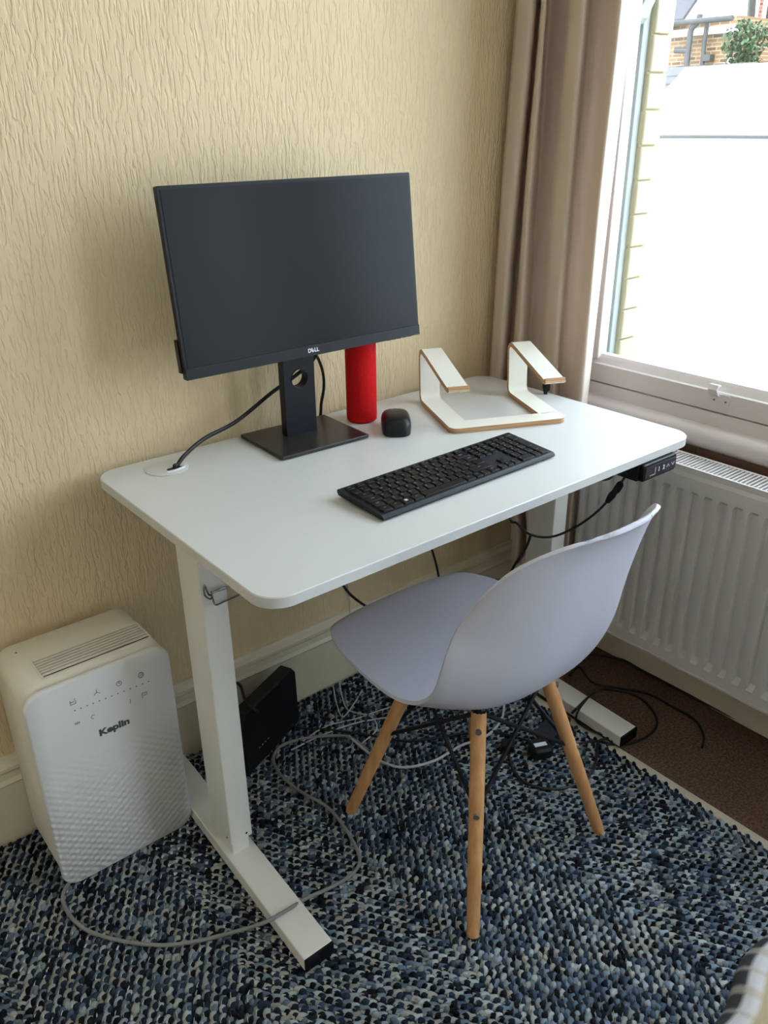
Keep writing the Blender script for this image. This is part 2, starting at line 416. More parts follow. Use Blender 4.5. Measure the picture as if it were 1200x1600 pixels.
part('roof', M['render_white'], ext, MB().add(tp+[(x, y, z-.06) for x, y, z in tp], [(0, 1, 2, 3), (7, 6, 5, 4), (0, 4, 5, 1), (1, 5, 6, 2), (2, 6, 7, 3), (3, 7, 4, 0)]))
g = MB().tube([(gx-.19, -6, 1.235), (gx-.19, 3.0, 1.235)], .013, 10); part('gutter', M['pipe'], ext, g)
part('door', M['lavender'], ext, MB().box(gx-.02, gx, 2.36, 2.62, -1.4, -.27))
part('window', M['lavender'], ext, MB().box(gx-.015, gx, 2.42, 2.56, .88, 1.02))
part('window', M['lavender'], ext, MB().box(gx-.015, gx, 2.30, 2.38, .90, 1.02))
part('downpipe', M['lavender'], ext, MB().cyl((gx-.04, 1.99, -3), (gx-.04, 1.99, .4), .03, n=10))

low = thing('slate_roof', 'small slate roof between white extension and yellow brick house', 'roof', (9.6, 5.5, -3))
part('wall', M['render_white'], low, MB().box(9.0, 10.6, 4.6, 8.4, -3, 1.30))
for k in range(6):
    for j in range(9):
        z = 1.33+k*.105; x = 8.95+k*.28
        part('slate', M['slate'], low, MB().prism([(x, z), (x+.34, z+.12), (x+.34, z+.145), (x, z+.025)], 4.62+j*.41+(k % 2)*.15, 4.62+j*.41+.405+(k % 2)*.15, 'y'))

bx = 17.0
def pxo(px, x): return PX(px, x)
hr_, hl_ = pxo((1152, 60), bx)[1], pxo((1015, 60), bx)[1]+1.5
zt_ = pxo((1100, 30), bx)[2]
house = thing('brick_house', 'yellow stock brick house with dark drainpipes beyond the white roof', 'house', (bx, (hr_+hl_)/2, -3))
part('wall', M['stock_brick'], house, MB().box(bx, bx+2.2, hr_, hl_, -3, zt_))
yr_ = pxo((1082, 10), bx)[1]
part('roof', M['slate'], house, MB().prism([(bx-.3, zt_+.02), (bx+2.2, zt_+2.4), (bx+2.2, zt_+2.3), (bx-.3, zt_-.08)], yr_, hl_+.1, 'y'))
part('gutter', M['pipe'], house, MB().tube([(bx-.28, hr_, zt_-.06), (bx-.28, hl_, zt_-.02)], .055, 10))
part('fascia', M['render_white'], house, MB().box(bx-.10, bx, hr_, hl_, zt_-.28, zt_-.16))
part('drainpipe', M['pipe'], house, MB().tube(spline([pxo(q, bx-.2) for q in ((1094, 22), (1091, 34), (1080, 46), (1077, 66), (1074, 90), (1071, 130))], 4), .060, 10))
part('drainpipe', M['pipe'], house, MB().tube([pxo(q, bx-.15) for q in ((1106, 28), (1100, 70), (1095, 130))], .045, 10))
part('branch_pipe', M['pipe'], house, MB().tube([pxo(q, bx-.2) for q in ((1055, 79), (1076, 79))], .058, 10))
q0, q1 = pxo((1101, 96), bx-.1), pxo((1113, 92), bx-.1)
part('bracket', M['pipe'], house, MB().box(bx-.2, bx-.02, q1[1], q0[1], q0[2], q1[2]+.08))
part('vent_pipe', M['render_white'], house, MB().cyl(pxo((1139, 90), bx-.1), pxo((1138, 125), bx-.1), .035, n=8))

rb = thing('red_brick_house', 'red brick house corner with dark window at far right outside', 'house', (20, 7, -3))
c0 = pxo((1182, 40), 20); c1 = pxo((1194, 40), 20); zc0 = pxo((1190, 44), 20)[2]
part('wall', M['red_brick'], rb, MB().box(20, 21, c0[1]-3.5, c0[1], -3, 6.5))
part('window_frame', M['render_white'], rb, MB().box(19.92, 20, c1[1]-1.6, c1[1]+.06, zc0-.1, 5.4))
part('pane', M['pipe'], rb, MB().box(19.90, 19.93, c1[1]-1.5, c1[1]-.06, zc0+.06, 5.2))
wp_ = thing('white_house', 'white painted house wall with dark drainpipe beyond the ivy', 'house', (22.5, 10, -3))
c2 = pxo((1160, 30), 22.5)
part('wall', M['render_white'], wp_, MB().box(22.5, 23.5, c2[1]-3.0, c2[1], -3, 6.0))
part('drainpipe', M['pipe'], wp_, MB().cyl(pxo((1176, -8), 22.3), pxo((1171, 60), 22.3), .10, n=8))

# ivy: small thick leaves around a stem
ivx = 16.4
ic = PX((1166, 78), ivx)
ivy = thing('ivy_bush', 'green ivy climbing the corner of the yellow brick house', 'plant', (ivx, ic[1], -3))
m = MB()
for k in range(1500):
    th = random.uniform(0, 2*math.pi); rr = math.sqrt(random.random())
    p = ic+np.array([random.uniform(-.4, .3), .30*rr*math.cos(th)*(1.15 if math.sin(th) > 0 else .8), .50*rr*math.sin(th)])
    s_ = random.uniform(.03, .065); d = rng.normal(size=3); d /= np.linalg.norm(d); e = np.cross(d, [0, 0, 1.]); e /= np.linalg.norm(e)+1e-9
    nn = np.cross(d, e)*.004
    m.add([p-d*s_, p+e*s_*.6, p+d*s_, p-e*s_*.6, p+nn], [(0, 1, 4), (1, 2, 4), (2, 3, 4), (3, 0, 4), (0, 3, 2, 1)])
lv = part('foliage', M['leaf'], ivy, m); lv['kind'] = 'stuff'
part('stem', M['brown_wood'], ivy, MB().tube([np.array([ivx+.1, ic[1], -3]), ic+np.array([.1, .05, 0]), ic+np.array([.05, 0, .3])], .05, 6))
struct(boxo('ground', (1.6, 40, -30, 40, -3.2, -3.0), M['ground']))

# ================================================================== CURTAIN
top_px = [(805, 1.099), (834, 1.092), (841, 1.177), (846, 1.092), (853, 1.084), (857, 1.169), (880, 1.154), (895, 1.107), (914, 1.076), (920, 1.161), (940, 1.154), (958, 1.123), (968, 1.099), (976, 1.138), (990, 1.193)]
bot_px = [(765, 1.066), (782, 1.066), (793, 1.146), (801, 1.069), (812, 1.069), (822, 1.146), (836, 1.131), (848, 1.092), (866, 1.076), (872, 1.146), (885, 1.138), (897, 1.099), (907, 1.079), (912, 1.099), (917, 1.146)]
T = [PX((p, 0), x) for p, x in top_px]; B = [PX((p, 588+max(0, (p-765))*.22), x) for p, x in bot_px]
zs_ = np.linspace(0.225, 2.25, 60); rows = []
zt = np.mean([q[2] for q in T]); zb = np.mean([q[2] for q in B])
for z in zs_:
    t = (z-zb)/(zt-zb); t = max(-0.05, min(1.12, t)); k = t
    pl = [np.array([b[0]*(1-k)+a[0]*k, b[1]*(1-k)+a[1]*k]) for a, b in zip(T, B)]
    sp_ = spline(pl, 6)
    w = 0.002*math.sin(z*7)
    g_ = min(1.0, max(0.0, (zb-.03-z)/.40)); g_ = g_*g_*(3-2*g_); ye = sp_[-1][1]
    rows.append([(q[0]+w*math.sin(i*.35+z*3)+.02*g_, min(ye+(q[1]-ye)*(1-.38*g_)+w, WY-.006), z) for i, q in enumerate(sp_)])
cur = MB().grid(rows).build('fabric', M['curtain'], smooth=True, angle=180)
md = cur.modifiers.new('thickness', 'SOLIDIFY'); md.thickness = 0.0025; md.offset = 0
cr = thing('curtain', 'beige linen curtain gathered in the corner left of the window', 'curtain', (1.12, -.1, .225))
cur.parent = cr; cur.location = (-1.12, .1, -.225)
hem = MB(); hr = [rows[0], rows[1], rows[2]]
pole = MB().cyl((1.14, .03, 2.27), (1.14, -3.5, 2.27), .012, n=12).build('curtain_pole', M['win_white'])
tag(pole, 'white curtain pole running above the windows', 'curtain pole')
tg = None

# ================================================================== RADIATOR
RX = 1.10; RZ0, RZ1 = .15, .648; RY0, RY1 = -1.56, -.285
rad = thing('radiator', 'white panel radiator with vertical flutes and slotted top grille under window', 'radiator', (1.14, -.9, 0.0))
def rp(name, mb, m=M['rad_white'], **k): mb.xf(lambda v: v-np.array([1.14, -.9, 0.0])); return mb.build(name, m, rad, **k)
pitch = .0347; y_list = []
cols = [RY1]; dep = [0.0]
yc = -.4151+pitch*3
ys = []
while yc > RY0+.03:
    if yc < RY1-.02:
        for off, d in ((.0105, 0), (.006, 1), (-.006, 1), (-.0105, 0)): ys.append((yc+off, d))
    yc -= pitch
ys = [(RY1, 0)]+ys+[(RY0, 0)]
zz = [(RZ0, 0), (.178, 0), (.194, 1), (.588, 1), (.598, 0), (.628, 0)]
rows = []
for z, a in zz: rows.append([(RX+.0115*a*d, y, z) for y, d in ys])
rows.append([(RX+.004, y, .640) for y, d in ys])
rp('front_panel', MB().grid(rows))
fp_back = MB().box(RX+.0145, RX+.016, RY0, RY1, RZ0, .635); rp('inner_panel', fp_back)
rp('bottom_lip', MB().box(RX-.001, RX+.075, RY0, RY1, RZ0-.004, RZ0+.002))
rp('back_panel', MB().box(RX+.066, RX+.078, RY0, RY1, RZ0, .635))
for a, b in ((RY1-.002, RY1+.001), (RY0-.001, RY0+.002)): rp('side_panel', MB().box(RX, RX+.08, a, b, RZ0, .648))
rp('grille_rail', MB().box(RX+.003, RX+.009, RY0, RY1, .636, .650)); rp('grille_rail', MB().box(RX+.074, RX+.081, RY0, RY1, .636, .650))
sl = rp('slat', MB().box(RX+.009, RX+.074, RY1-.008, RY1-.0045, .641, .6495))
n_sl = int((RY1-RY0)/.0093)-1
for k in range(1, n_sl):
    copyo(sl, rad, (0, -.0093*k, 0))
for yv in (-.45, -1.4):
    rp('wall_bracket', MB().box(RX+.078, 1.214, yv-.02, yv+.02, .25, .55))
rp('pipe', MB().tube(spline([(RX+.04, RY0+.03, RZ0), (RX+.04, RY0+.03, .05), (RX+.04, RY0+.03, 0)], 4), .008, 10))
rp('pipe', MB().tube([(RX+.04, RY1-.03, RZ0), (RX+.04, RY1-.03, 0)], .008, 10))

# ================================================================== RUG
RGX = .885; RGX0 = -1.1; RGY1 = .012; RGY0 = -2.3
rug = thing('rag_rug', 'blue grey denim rag rug with cream edging lying under desk and chair', 'rug', (0, -.9, 0))
def rgp(name, mb, m, **k): mb.xf(lambda v: v-np.array([0, -.9, 0.0])); return mb.build(name, m, rug, **k)
rgp('backing', MB().box(RGX0, RGX, RGY0, RGY1, .0005, .0035), M['rug_base'])
rgp('edging', MB().box(RGX-.004, RGX+.024, RGY0, RGY1-.3, .0005, .003), M['hem'])
def nub_template():
    # folded scrap of cloth: a pointed lens with a ridge
    ol = [(1, 0), (.55, .62), (-.1, .95), (-.65, .6), (-1, 0), (-.65, -.6), (-.1, -.95), (.55, -.62)]; n = 8
    vs = [(x, y, 0.) for x, y in ol]+[(x*.8, y*.78, .7) for x, y in ol]+[(.45, .0, 1.0), (-.45, .0, .92)]
    fs = [(k, (k+1) % n, n+(k+1) % n, n+k) for k in range(n)]
    a, b = 2*n, 2*n+1
    fs += [(n, n+1, a), (n+1, n+2, a), (n+2, b, a), (n+2, n+3, b), (n+3, n+4, b), (n+4, n+5, b), (n+5, n+6, b), (n+6, a, b), (n+6, n+7, a), (n+7, n, a)]
    return np.array(vs), fs
NV, NF = nub_template()
pal_light = [srgb(*c) for c in ((136, 146, 154), (104, 118, 130), (150, 156, 156), (86, 100, 116), (118, 128, 130), (70, 84, 102), (140, 140, 134), (96, 106, 112))]
pal_dark = [srgb(*c) for c in ((20, 24, 34), (26, 33, 45), (15, 16, 21), (36, 46, 62), (22, 27, 31), (40, 52, 68))]
A = []; F_ = []; COL = []; Wv = []; Wf = []
px_, py_ = .0172, .0138
ni = int((RGX-RGX0)/px_); nj = int((RGY1-RGY0)/py_)
rowcol = [random.choice(range(8)) for _ in range(nj+40)]
segcol = {}
nv = len(NV)
for j in range(nj):
    for i in range(ni):
        # zigzag bands: weave rows climb and fall
        x = RGX0+(i+.5+(.5 if j % 2 else 0))*px_; 
        ph = ((x+1.0) % .62)/.62; tri = abs(ph*2-1)
        y = RGY1-(j+.5)*py_; sgn = 1 if ph < .5 else -1
        if x > RGX-.006: continue
        wj = (j+int(tri*18)) % len(rowcol)
        for kind in (0, 1):
            xx = x+(px_*.5 if kind else 0)+random.uniform(-.0018, .0018); yy = y+(py_*.32 if kind else 0)+random.uniform(-.0016, .0016)
            if xx > RGX+.003: continue
            if kind == 0:
                sk_ = (wj, int((x+3+.07*(wj % 5))/.13)); segcol.setdefault(sk_, random.randrange(8))
                q = segcol[sk_] if random.random() < .75 else random.randrange(8)
                if x < .28 and random.random() < .4: q = random.choice((2, 6, 6, 4))  # greyer, warmer scraps on the left: falloff of window light put into the colour
                col = pal_light[q]
                if (rowcol[wj] == 5 and random.random() < .35) or random.random() < .06: col = random.choice(pal_dark)
                sz = (.0126, .0072, .0050); ang = sgn*.62+random.uniform(-.25, .25)
            else:
                col = random.choice(pal_dark); sz = (.0075, .0062, .0088); ang = sgn*.5+random.uniform(-.5, .5)
                if random.random() < .1: col = pal_light[random.randrange(8)]
            s1 = random.uniform(.85, 1.18); ca, sa = math.cos(ang), math.sin(ang)
            v = NV*np.array([sz[0]*s1, sz[1]*s1, sz[2]*random.uniform(.8, 1.25)])
            v = np.stack([v[:, 0]*ca-v[:, 1]*sa+xx, v[:, 0]*sa+v[:, 1]*ca+yy, v[:, 2]+.0025+v[:, 0]*random.uniform(-.12, .22)], 1)
            o = len(A)*nv; A.append(v); F_ += [tuple(t+o for t in f) for f in NF]
            b = random.uniform(.95, 1.38) if kind == 0 else random.uniform(.8, 1.2); COL.append((col[0]*b, col[1]*b, col[2]*b, 1))
        if random.random() < .75:
            wx, wy = x+px_*.25, y+py_*.5+random.uniform(-.002, .002); a = sgn*.9+random.uniform(-.4, .4)
            l_ = random.uniform(.0025, .0045); dx, dy = math.cos(a)*l_, math.sin(a)*l_; tx, ty = -math.sin(a)*.0011, math.cos(a)*.0011
            o = len(Wv); z0, z1 = .0045, .0108
            Wv += [(wx-dx-tx, wy-dy-ty, z0), (wx+dx-tx, wy+dy-ty, z0), (wx+dx+tx, wy+dy+ty, z0), (wx-dx+tx, wy-dy+ty, z0), (wx-dx, wy-dy, z1), (wx+dx, wy+dy, z1)]
            Wf += [(o, o+1, o+5, o+4), (o+2, o+3, o+4, o+5), (o+1, o+2, o+5), (o+3, o, o+4)]
V = np.concatenate(A)-np.array([0, -.9, 0])
me = bpy.data.meshes.new('weave'); me.from_pydata(V.tolist(), [], F_); me.materials.append(M['rag'])
ca_ = me.color_attributes.new('Col', 'FLOAT_COLOR', 'POINT')
ca_.data.foreach_set('color', np.repeat(np.array(COL, dtype=np.float32), nv, axis=0).ravel())
me.shade_smooth()
wv = bpy.data.objects.new('weave', me); C.objects.link(wv); wv.parent = rug; wv['kind'] = 'stuff'
me = bpy.data.meshes.new('warp_threads'); me.from_pydata((np.array(Wv)-np.array([0, -.9, 0])).tolist(), [], Wf); me.materials.append(M['warp'])
wt = bpy.data.objects.new('warp_threads', me); C.objects.link(wt); wt.parent = rug; wt['kind'] = 'stuff'

# ================================================================== DESK
DW, DD, DH = 1.0313, .6095, .755
desk = thing('standing_desk', 'white height-adjustable desk with rounded corners and two column legs', 'desk', (DW/2, -DD/2, 0))
def dp(name, mb, m, parent=None, **k):
    mb.xf(lambda v: v-np.array([DW/2, -DD/2, 0])); return mb.build(name, m, parent or desk, **k)
top = dp('tabletop', MB().prism(rrect(0, DW, -DD, 0, .045, 10), DH-.019, DH, 'z', .0015), M['desk_white'], smooth=True, angle=30)
gr = dp('grommet', MB().lathe([(.0, DH+.0002), (.040, DH+.0002), (.0405, DH+.0012), (.039, DH+.0018), (.0, DH+.0018)][::-1], 40, (.118, -.066)), M['desk_white'], smooth=True)
dp('grommet_slot', MB().prism(rrect(.112, .142, -.088, -.074, .006), DH+.0019, DH+.0024), M['black_plastic'], gr)
dp('slot_lip', MB().tube([(.108, -.089, DH+.002), (.125, -.0925, DH+.003), (.142, -.088, DH+.003), (.149, -.078, DH+.002)], .0022, 8), M['desk_white'], gr, smooth=True)
for lx, fx in ((.030, .014), (.936, .905)):
    lg = dp('leg', MB().prism(rrect(lx, lx+.048, -.341, -.262, .003, 3), .072, DH-.048), M['metal_white'], smooth=True, angle=30)
    dp('inner_column', MB().prism(rrect(lx+.005, lx+.043, -.334, -.269, .003, 3), .038, .075), M['metal_white'], lg)
    for sy in (-.341,):
        dp('screw', MB().cyl((lx+.035, sy-.0006, .082), (lx+.035, sy+.002, .082), .0022, n=8), M['black_plastic'], lg)
    dp('screw', MB().cyl((lx-.0006, -.327, .082), (lx+.002, -.327, .082), .0022, n=8), M['black_plastic'], lg)
    sh_ = lambda v: np.array([v[0]+(v[1]+.612)*.034, v[1], v[2]])
    ft = dp('foot', MB().prism(rrect(fx, fx+.060, -.612, -.006, .002, 2), .009, .038, 'z', .0015).xf(sh_), M['metal_white'])
    dp('end_cap', MB().box(fx+.0005, fx+.0595, -.6165, -.6122, .010, .0375).xf(sh_), M['black_plastic'], ft)
    dp('end_cap', MB().box(fx+.0005, fx+.0595, -.0058, -.002, .010, .0375).xf(sh_), M['black_plastic'], ft)
    for yy in (-.59, -.03):
        dp('levelling_pad', MB().cyl((fx+.030, yy, .001), (fx+.030, yy, .0092), .02, n=16).xf(sh_), M['black_plastic'], ft)
    dp('top_bracket', MB().box(lx+.001, lx+.047, -.49, -.10, DH-.046, DH-.020), M['metal_white'])
dp('crossbar', MB().box(.084, .93, -.335, -.268, DH-.05, DH-.022), M['metal_white'])
# steel cable hook on the inner face near the front left
hk = [PY(q, y) for q, y in (((318, 914), -.342), ((321, 934), -.36), ((330, 938), -.378), ((334, 930), -.385))]
hx = .034
def wire(pts): return MB().tube(spline(pts, 5), .0016, 8)
P3 = lambda q, y: PY(q, y)
hook = dp('cable_hook', wire([P3((352, 917), -.352), P3((335, 924), -.352), P3((327, 930), -.352), P3((319, 914), -.350), P3((320, 930), -.352), P3((329, 936), -.354), P3((331, 931), -.356)]), M['chrome'], smooth=True)
dp('hook_wire', wire([P3((330, 924), -.356), P3((334, 940), -.358), P3((338, 945), -.36), P3((352, 939), -.352), P3((374, 929), -.345)]), M['chrome'], hook, smooth=True)
dp('hook_wire', wire([P3((331, 926), -.356), P3((350, 920), -.352), P3((366, 914), -.345)]), M['chrome'], hook, smooth=True)
# control handset under the front edge
hs = thing('desk_handset', 'black up-down control handset under the right front edge of desk', 'control panel', (.905, -.585, DH-.02))
def hp_(name, mb, m, parent=None, **k): return mb.build(name, m, parent or hs, **k)
hp_('housing', MB().prism(rrect(-.056, .056, -.036, 0, .006, 4), -.031, .03, 'y', .002), M['black_plastic'], smooth=True, angle=30)
hp_('mount_plate', MB().box(-.062, -.05, -.022, .03, -.034, -.002), M['black_plastic'])
fp = hp_('face_plate', MB().prism(rrect(-.05, .052, -.031, -.007, .003, 3), -.033, -.0305, 'y'), mat('handset_face', srgb(46, 45, 50), .35))
hp_('display_line', MB().box(-.036, -.018, -.0335, -.0329, -.0262, -.0252), M['silver'], fp); hp_('display_line', MB().box(-.019, -.018, -.0335, -.0329, -.026, -.011), M['silver'], fp)
RXm = Matrix.Rotation(math.radians(90), 4, 'X')
for ch, xx, hgt in (('1', -.006, .013), ('2', .010, .013)):
    text_obj('lettering', ch, hgt, M['silver'], fp, Matrix.Translation((xx, -.0332, -.0185)) @ RXm, bold=.0004)
for sx, up in ((.025, 1), (.041, -1)):
    hp_('arrow_mark', MB().tube([(sx-.0045, -.0334, -.0185-.003*up), (sx, -.0334, -.0185+.003*up), (sx+.0045, -.0334, -.0185-.003*up)], .0008, 6), M['silver'], fp)

# ================================================================== MONITOR
mon = thing('monitor', 'thin-bezel black computer monitor on square pivot stand', 'monitor', (.4107, -.11, DH))
YM = math.radians(-.5); TM = math.radians(5.95); MWd, MHt = .538, .318
Cb = np.array([.4107, -.1462, .937]); wd = np.array([math.cos(YM), math.sin(YM), 0]); nb = np.array([-math.sin(YM), math.cos(YM), 0])
upv = math.cos(TM)*np.array([0, 0, 1.])+math.sin(TM)*nb; bk = np.cross(upv, wd)*-1.0
if np.dot(bk, nb) < 0: bk = -bk
def MP(a, b, d): return Cb+wd*a+upv*b+bk*d-np.array(mon.location)
def mp(name, mb, m, parent=None, **k): mb.xf(lambda v: MP(v[0], v[2], v[1])); return mb.build(name, m, parent or mon, **k)
body = mp('housing', MB().prism(rrect(-MWd/2, MWd/2, 0, MHt, .003, 3), .0006, .012, 'y', .0005), M['bezel'], smooth=True, angle=30)
mp('back_shell', MB().prism(rrect(-MWd/2+.006, MWd/2-.006, .004, MHt-.004, .01, 4), .012, .022, 'y'), M['bezel'], body)
mp('rear_bulge', MB().prism(rrect(-.16, .16, .02, .24, .02, 4), .022, .045, 'y'), M['bezel'], body)
mp('screen', MB().box(-MWd/2+.006, MWd/2-.006, -.0002, .001, .021, MHt-.006), M['screen'])
mp('lower_bezel', MB().box(-MWd/2+.0004, MWd/2-.0004, -.0016, .001, .0004, .0205), M['bezel'])
mp('side_port_cover', MB().box(-MWd/2-.002, -MWd/2+.004, .010, .022, .012, .07), M['bezel'])
for k in range(5):
    mp('menu_button', MB().box(.185+k*.014, .194+k*.014, .003, .008, -.0012, .0006), M['bezel'])
Rm = Matrix((( wd[0], upv[0], -bk[0], 0), (wd[1], upv[1], -bk[1], 0), (wd[2], upv[2], -bk[2], 0), (0, 0, 0, 1)))
for ch, dx, rot in (('D', -.0098, 0), ('E', -.0032, 38), ('L', .0036, 0), ('L', .0090, 0)):
    p = MP(dx, .0105, -.0019)
    text_obj('lettering', ch, .0105, M['silver'], mon, Matrix.Translation(p) @ Rm @ Matrix.Rotation(math.radians(rot), 4, 'Z'), bold=.00035, depth=.0002)
# stand base and column
bc = np.array([.4095, -.100]); ba = math.radians(-2.0)
def bp(name, mb, m, **k):
    c_, s_ = math.cos(ba), math.sin(ba)
    mb.xf(lambda v: np.array([bc[0]+v[0]*c_-v[1]*s_, bc[1]+v[0]*s_+v[1]*c_, v[2]])-np.array(mon.location)); return mb.build(name, m, mon, **k)
bp('base', MB().prism(rrect(-.1035, .1035, -.084, .084, .003, 3), DH+.002, DH+.0085, 'z', .001), M['base_dark'])
bp('base_pad', MB().prism(rrect(-.099, .099, -.08, .08, .003, 3), DH+.0002, DH+.0022, 'z'), M['black_plastic'])
# column with round cable hole
hc, hr, cw = (0.0, .880), .0185, .0355
N = 32
ANG = sorted([2*math.pi*k/28+.03 for k in range(28)]+[math.atan2(b-hc[1], a) % (2*math.pi) for a in (-cw, cw) for b in (.835, .922)])
def colring(y):
    return [(hc[0]+hr*math.cos(a), y, hc[1]+hr*math.sin(a)) for a in ANG]
def rectring(y, z0=.835, z1=.922):
    out = []
    for a in ANG:
        cx, cz = math.cos(a), math.sin(a)
        tx = cw/abs(cx) if abs(cx) > 1e-6 else 9e9; tz = ((z1-hc[1]) if cz > 0 else (hc[1]-z0))/abs(cz) if abs(cz) > 1e-6 else 9e9
        t = min(tx, tz); out.append((hc[0]+cx*t, y, hc[1]+cz*t))
    return out
yf, yb = .008, .029
m = MB()
for a, b in ((rectring(yf), colring(yf)), (colring(yf), colring(yb)), (colring(yb), rectring(yb)), (rectring(yb), rectring(yf))):
    m.add(a+b, [(k, (k+1) % N, N+(k+1) % N, N+k) for k in range(N)])
m.box(-cw, cw, yf, yb, DH+.0085, .8352)
m.box(-cw, cw, yf, yb, .9215, 1.02)
bp('column', m, M['stand_dark'])
bp('hole_rim', MB().tube([(hc[0]+(hr+.001)*math.cos(a), yf-.0003, hc[1]+(hr+.001)*math.sin(a)) for a in np.linspace(0, 2*math.pi, 33)], .0011, 6), M['stand_dark'])
bp('pivot_mount', MB().cyl((0, -.025, 1.06), (0, .03, 1.06), .045, n=28), M['stand_dark'])
bp('column_head', MB().box(-cw, cw, .0, yb, 1.0, 1.13), M['stand_dark'])

# ================================================================== THINGS ON THE DESK
sp = thing('fabric_speaker', 'tall red fabric cylinder standing behind the monitor', 'speaker', (.572, -.083, DH))
MB().lathe([(.0, .0006), (.029, .0006), (.0325, .004), (.033, .012), (.033, .176), (.031, .183), (.026, .185), (.0, .185)], 40).build('fabric_sleeve', M['red'], sp, smooth=True)
MB().lathe([(.0, .185), (.024, .185), (.024, .1870), (.0, .1870)], 32).build('top_button_disc', M['black_plastic'], sp)

def mouse():
    t = thing('mouse', 'small black wireless mouse beside the red cylinder', 'mouse', (.586, -.182, DH), math.radians(-36))
    t.scale = (1.08, 1.05, 1.05)
    n, mm = 20, 18; rows = []
    for j in range(mm+1):
        f = -1+2*j/mm; y_ = .048*math.copysign(1-(1-abs(f))**1.7, f); q_ = abs(y_)/.048
        e_ = max(0.0, 1-q_**5)**.45; wd_ = .0315*(.93+.07*math.cos(f*2))*(.25+.75*e_); hh_ = .0375*(1-.16*max(0, f)**1.5-.05*max(0, -f))*(.32+.68*max(0.0, 1-q_**4)**.6)
        row = []
        for k in range(n):
            a = math.pi*k/(n-1); cx = math.copysign(abs(math.cos(a))**.55, math.cos(a)); sz = abs(math.sin(a))**.72
            row.append((wd_*cx*(1-.12*(1-sz)), y_, .001+hh_*sz))
        rows.append(row)
    m = MB().grid(rows)
    for r_ in (rows[0], rows[-1]): m.add(r_, [tuple(range(n))])
    m.add([q for r_ in rows for q in (r_[0], r_[-1])], [(2*i, 2*i+1, 2*i+3, 2*i+2) for i in range(mm)])
    m.build('shell', M['mouse'], t, smooth=True, angle=50)
    w = MB().cyl((-.003, .026, .029), (.003, .026, .029), .007, n=18); w.build('scroll_wheel', M['black_plastic'], t)
    MB().box(-.0004, .0004, .034, .044, .018, .0275).build('button_seam', M['key_black'], t)
mouse()

# ------------------------------------------------------------------ keyboard
kb = thing('keyboard', 'full-size black keyboard angled along the front of the desk', 'keyboard', (.2812, -.5146, DH), .0184)
KW, KD = .432, .124
sec = [(.002, .0022), (0, .0055), (.002, .0085), (.006, .0105), (KD-.004, .0195), (KD, .018), (KD, .0125), (KD-.004, .0085)]
MB().prism([(p[0], p[1]) for p in sec], 0, KW, 'x').build('case', M['case_black'], kb)
for xx in (.03, KW-.03):
    for yy in (.01, KD-.012): MB().cyl((xx, yy, .0003), (xx, yy, .004 if yy < .05 else .0095), .006, n=12).build('rubber_foot', M['black_plastic'], kb)
slope = math.atan2(.0195-.0105, KD-.010); pz = lambda y: .0105+(y-.006)*math.tan(slope)
U = .01865; key_mesh = {}
def key_me(w, h):
    k = (round(w, 4), round(h, 4))
    if k not in key_mesh:
        a, b = w/2-.0011, h/2-.0011
        mb = MB(); p0 = rrect(-a, a, -b, b, .0015, 2); p1 = rrect(-a+.0012, a-.0012, -b+.001, b-.0014, .0012, 2); n_ = len(p0)
        mb.add([(x, y, -.001) for x, y in p0]+[(x, y, .0012) for x, y in p0]+[(x, y, .0034) for x, y in p1],
               [(i, (i+1) % n_, n_+(i+1) % n_, n_+i) for i in range(n_)]+[(n_+i, n_+(i+1) % n_, 2*n_+(i+1) % n_, 2*n_+i) for i in range(n_)]+[tuple(2*n_+i for i in range(n_))])
        key_mesh[k] = mb.mesh('key', M['key_black'], True, 35)
    return key_mesh[k]
leg_cache = {}
def key(x, y, w, h, ch=None):
    o = bpy.data.objects.new('key', key_me(w, h)); C.objects.link(o); o.parent = kb
    o.location = (x+w/2, y+h/2, pz(y+h/2)); o.rotation_euler = (slope, 0, 0)
    if ch:
        if ch not in leg_cache: leg_cache[ch] = text_mesh(ch, .0058 if len(ch) == 1 else .0036, M['legend'], 'legend', .0, .0001)
        t = bpy.data.objects.new('legend', leg_cache[ch]); C.objects.link(t); t.parent = o
        t.location = (-w/2+.0052 if len(ch) == 1 else 0, .0018, .0036)
    return o
x0 = .007; y0 = .0085
rws = [[('Ctrl', 1.25), ('Fn', 1.25), ('WIN', 1.25), ('Alt', 1.25), (None, 5.5), ('Gr', 1.25), ('Fn', 1.0), ('=', 1.0), ('Ctrl', 1.25)],
       [('Shift', 1.25), ('\\', 1), *[(c, 1) for c in 'ZXCVBNM,./'], ('Shift', 2.75)],
       [('Caps', 1.75), *[(c, 1) for c in "ASDFGHJKL;'#"], (None, 1.25)],
       [('Tab', 1.5), *[(c, 1) for c in 'QWERTYUIOP[]'], ('Enter', 1.5)],
       [('`', 1), *[(c, 1) for c in '1234567890-='], ('Back', 2)]]
for r, row in enumerate(rws):
    x = x0
    for ch, w in row:
        if ch == 'WIN':
            o = key(x, y0+r*U, w*U, U)
            for a in (0, 1):
                for b in (0, 1): MB().box(-.0035+a*.003, -.001+a*.003, -.002+b*.003, .0005+b*.003, .0033, .0037).build('logo_square', M['silver'], o)
        else: key(x, y0+r*U, w*U, U, ch)
        x += w*U
fy = y0+5*U+.001; x = x0
for k, ch in enumerate(['Esc']+['F%d' % i for i in range(1, 13)]):
    key(x, fy, U, .0125, ch); x += U*15/13
nx = x0+15*U+.004; nU = .0178
for r in (3, 4):
    for c_ in range(3): key(nx+c_*nU, y0+r*U, nU, U, [['Del', 'End', 'PgD'], ['Ins', 'Hom', 'PgU']][r-3][c_])
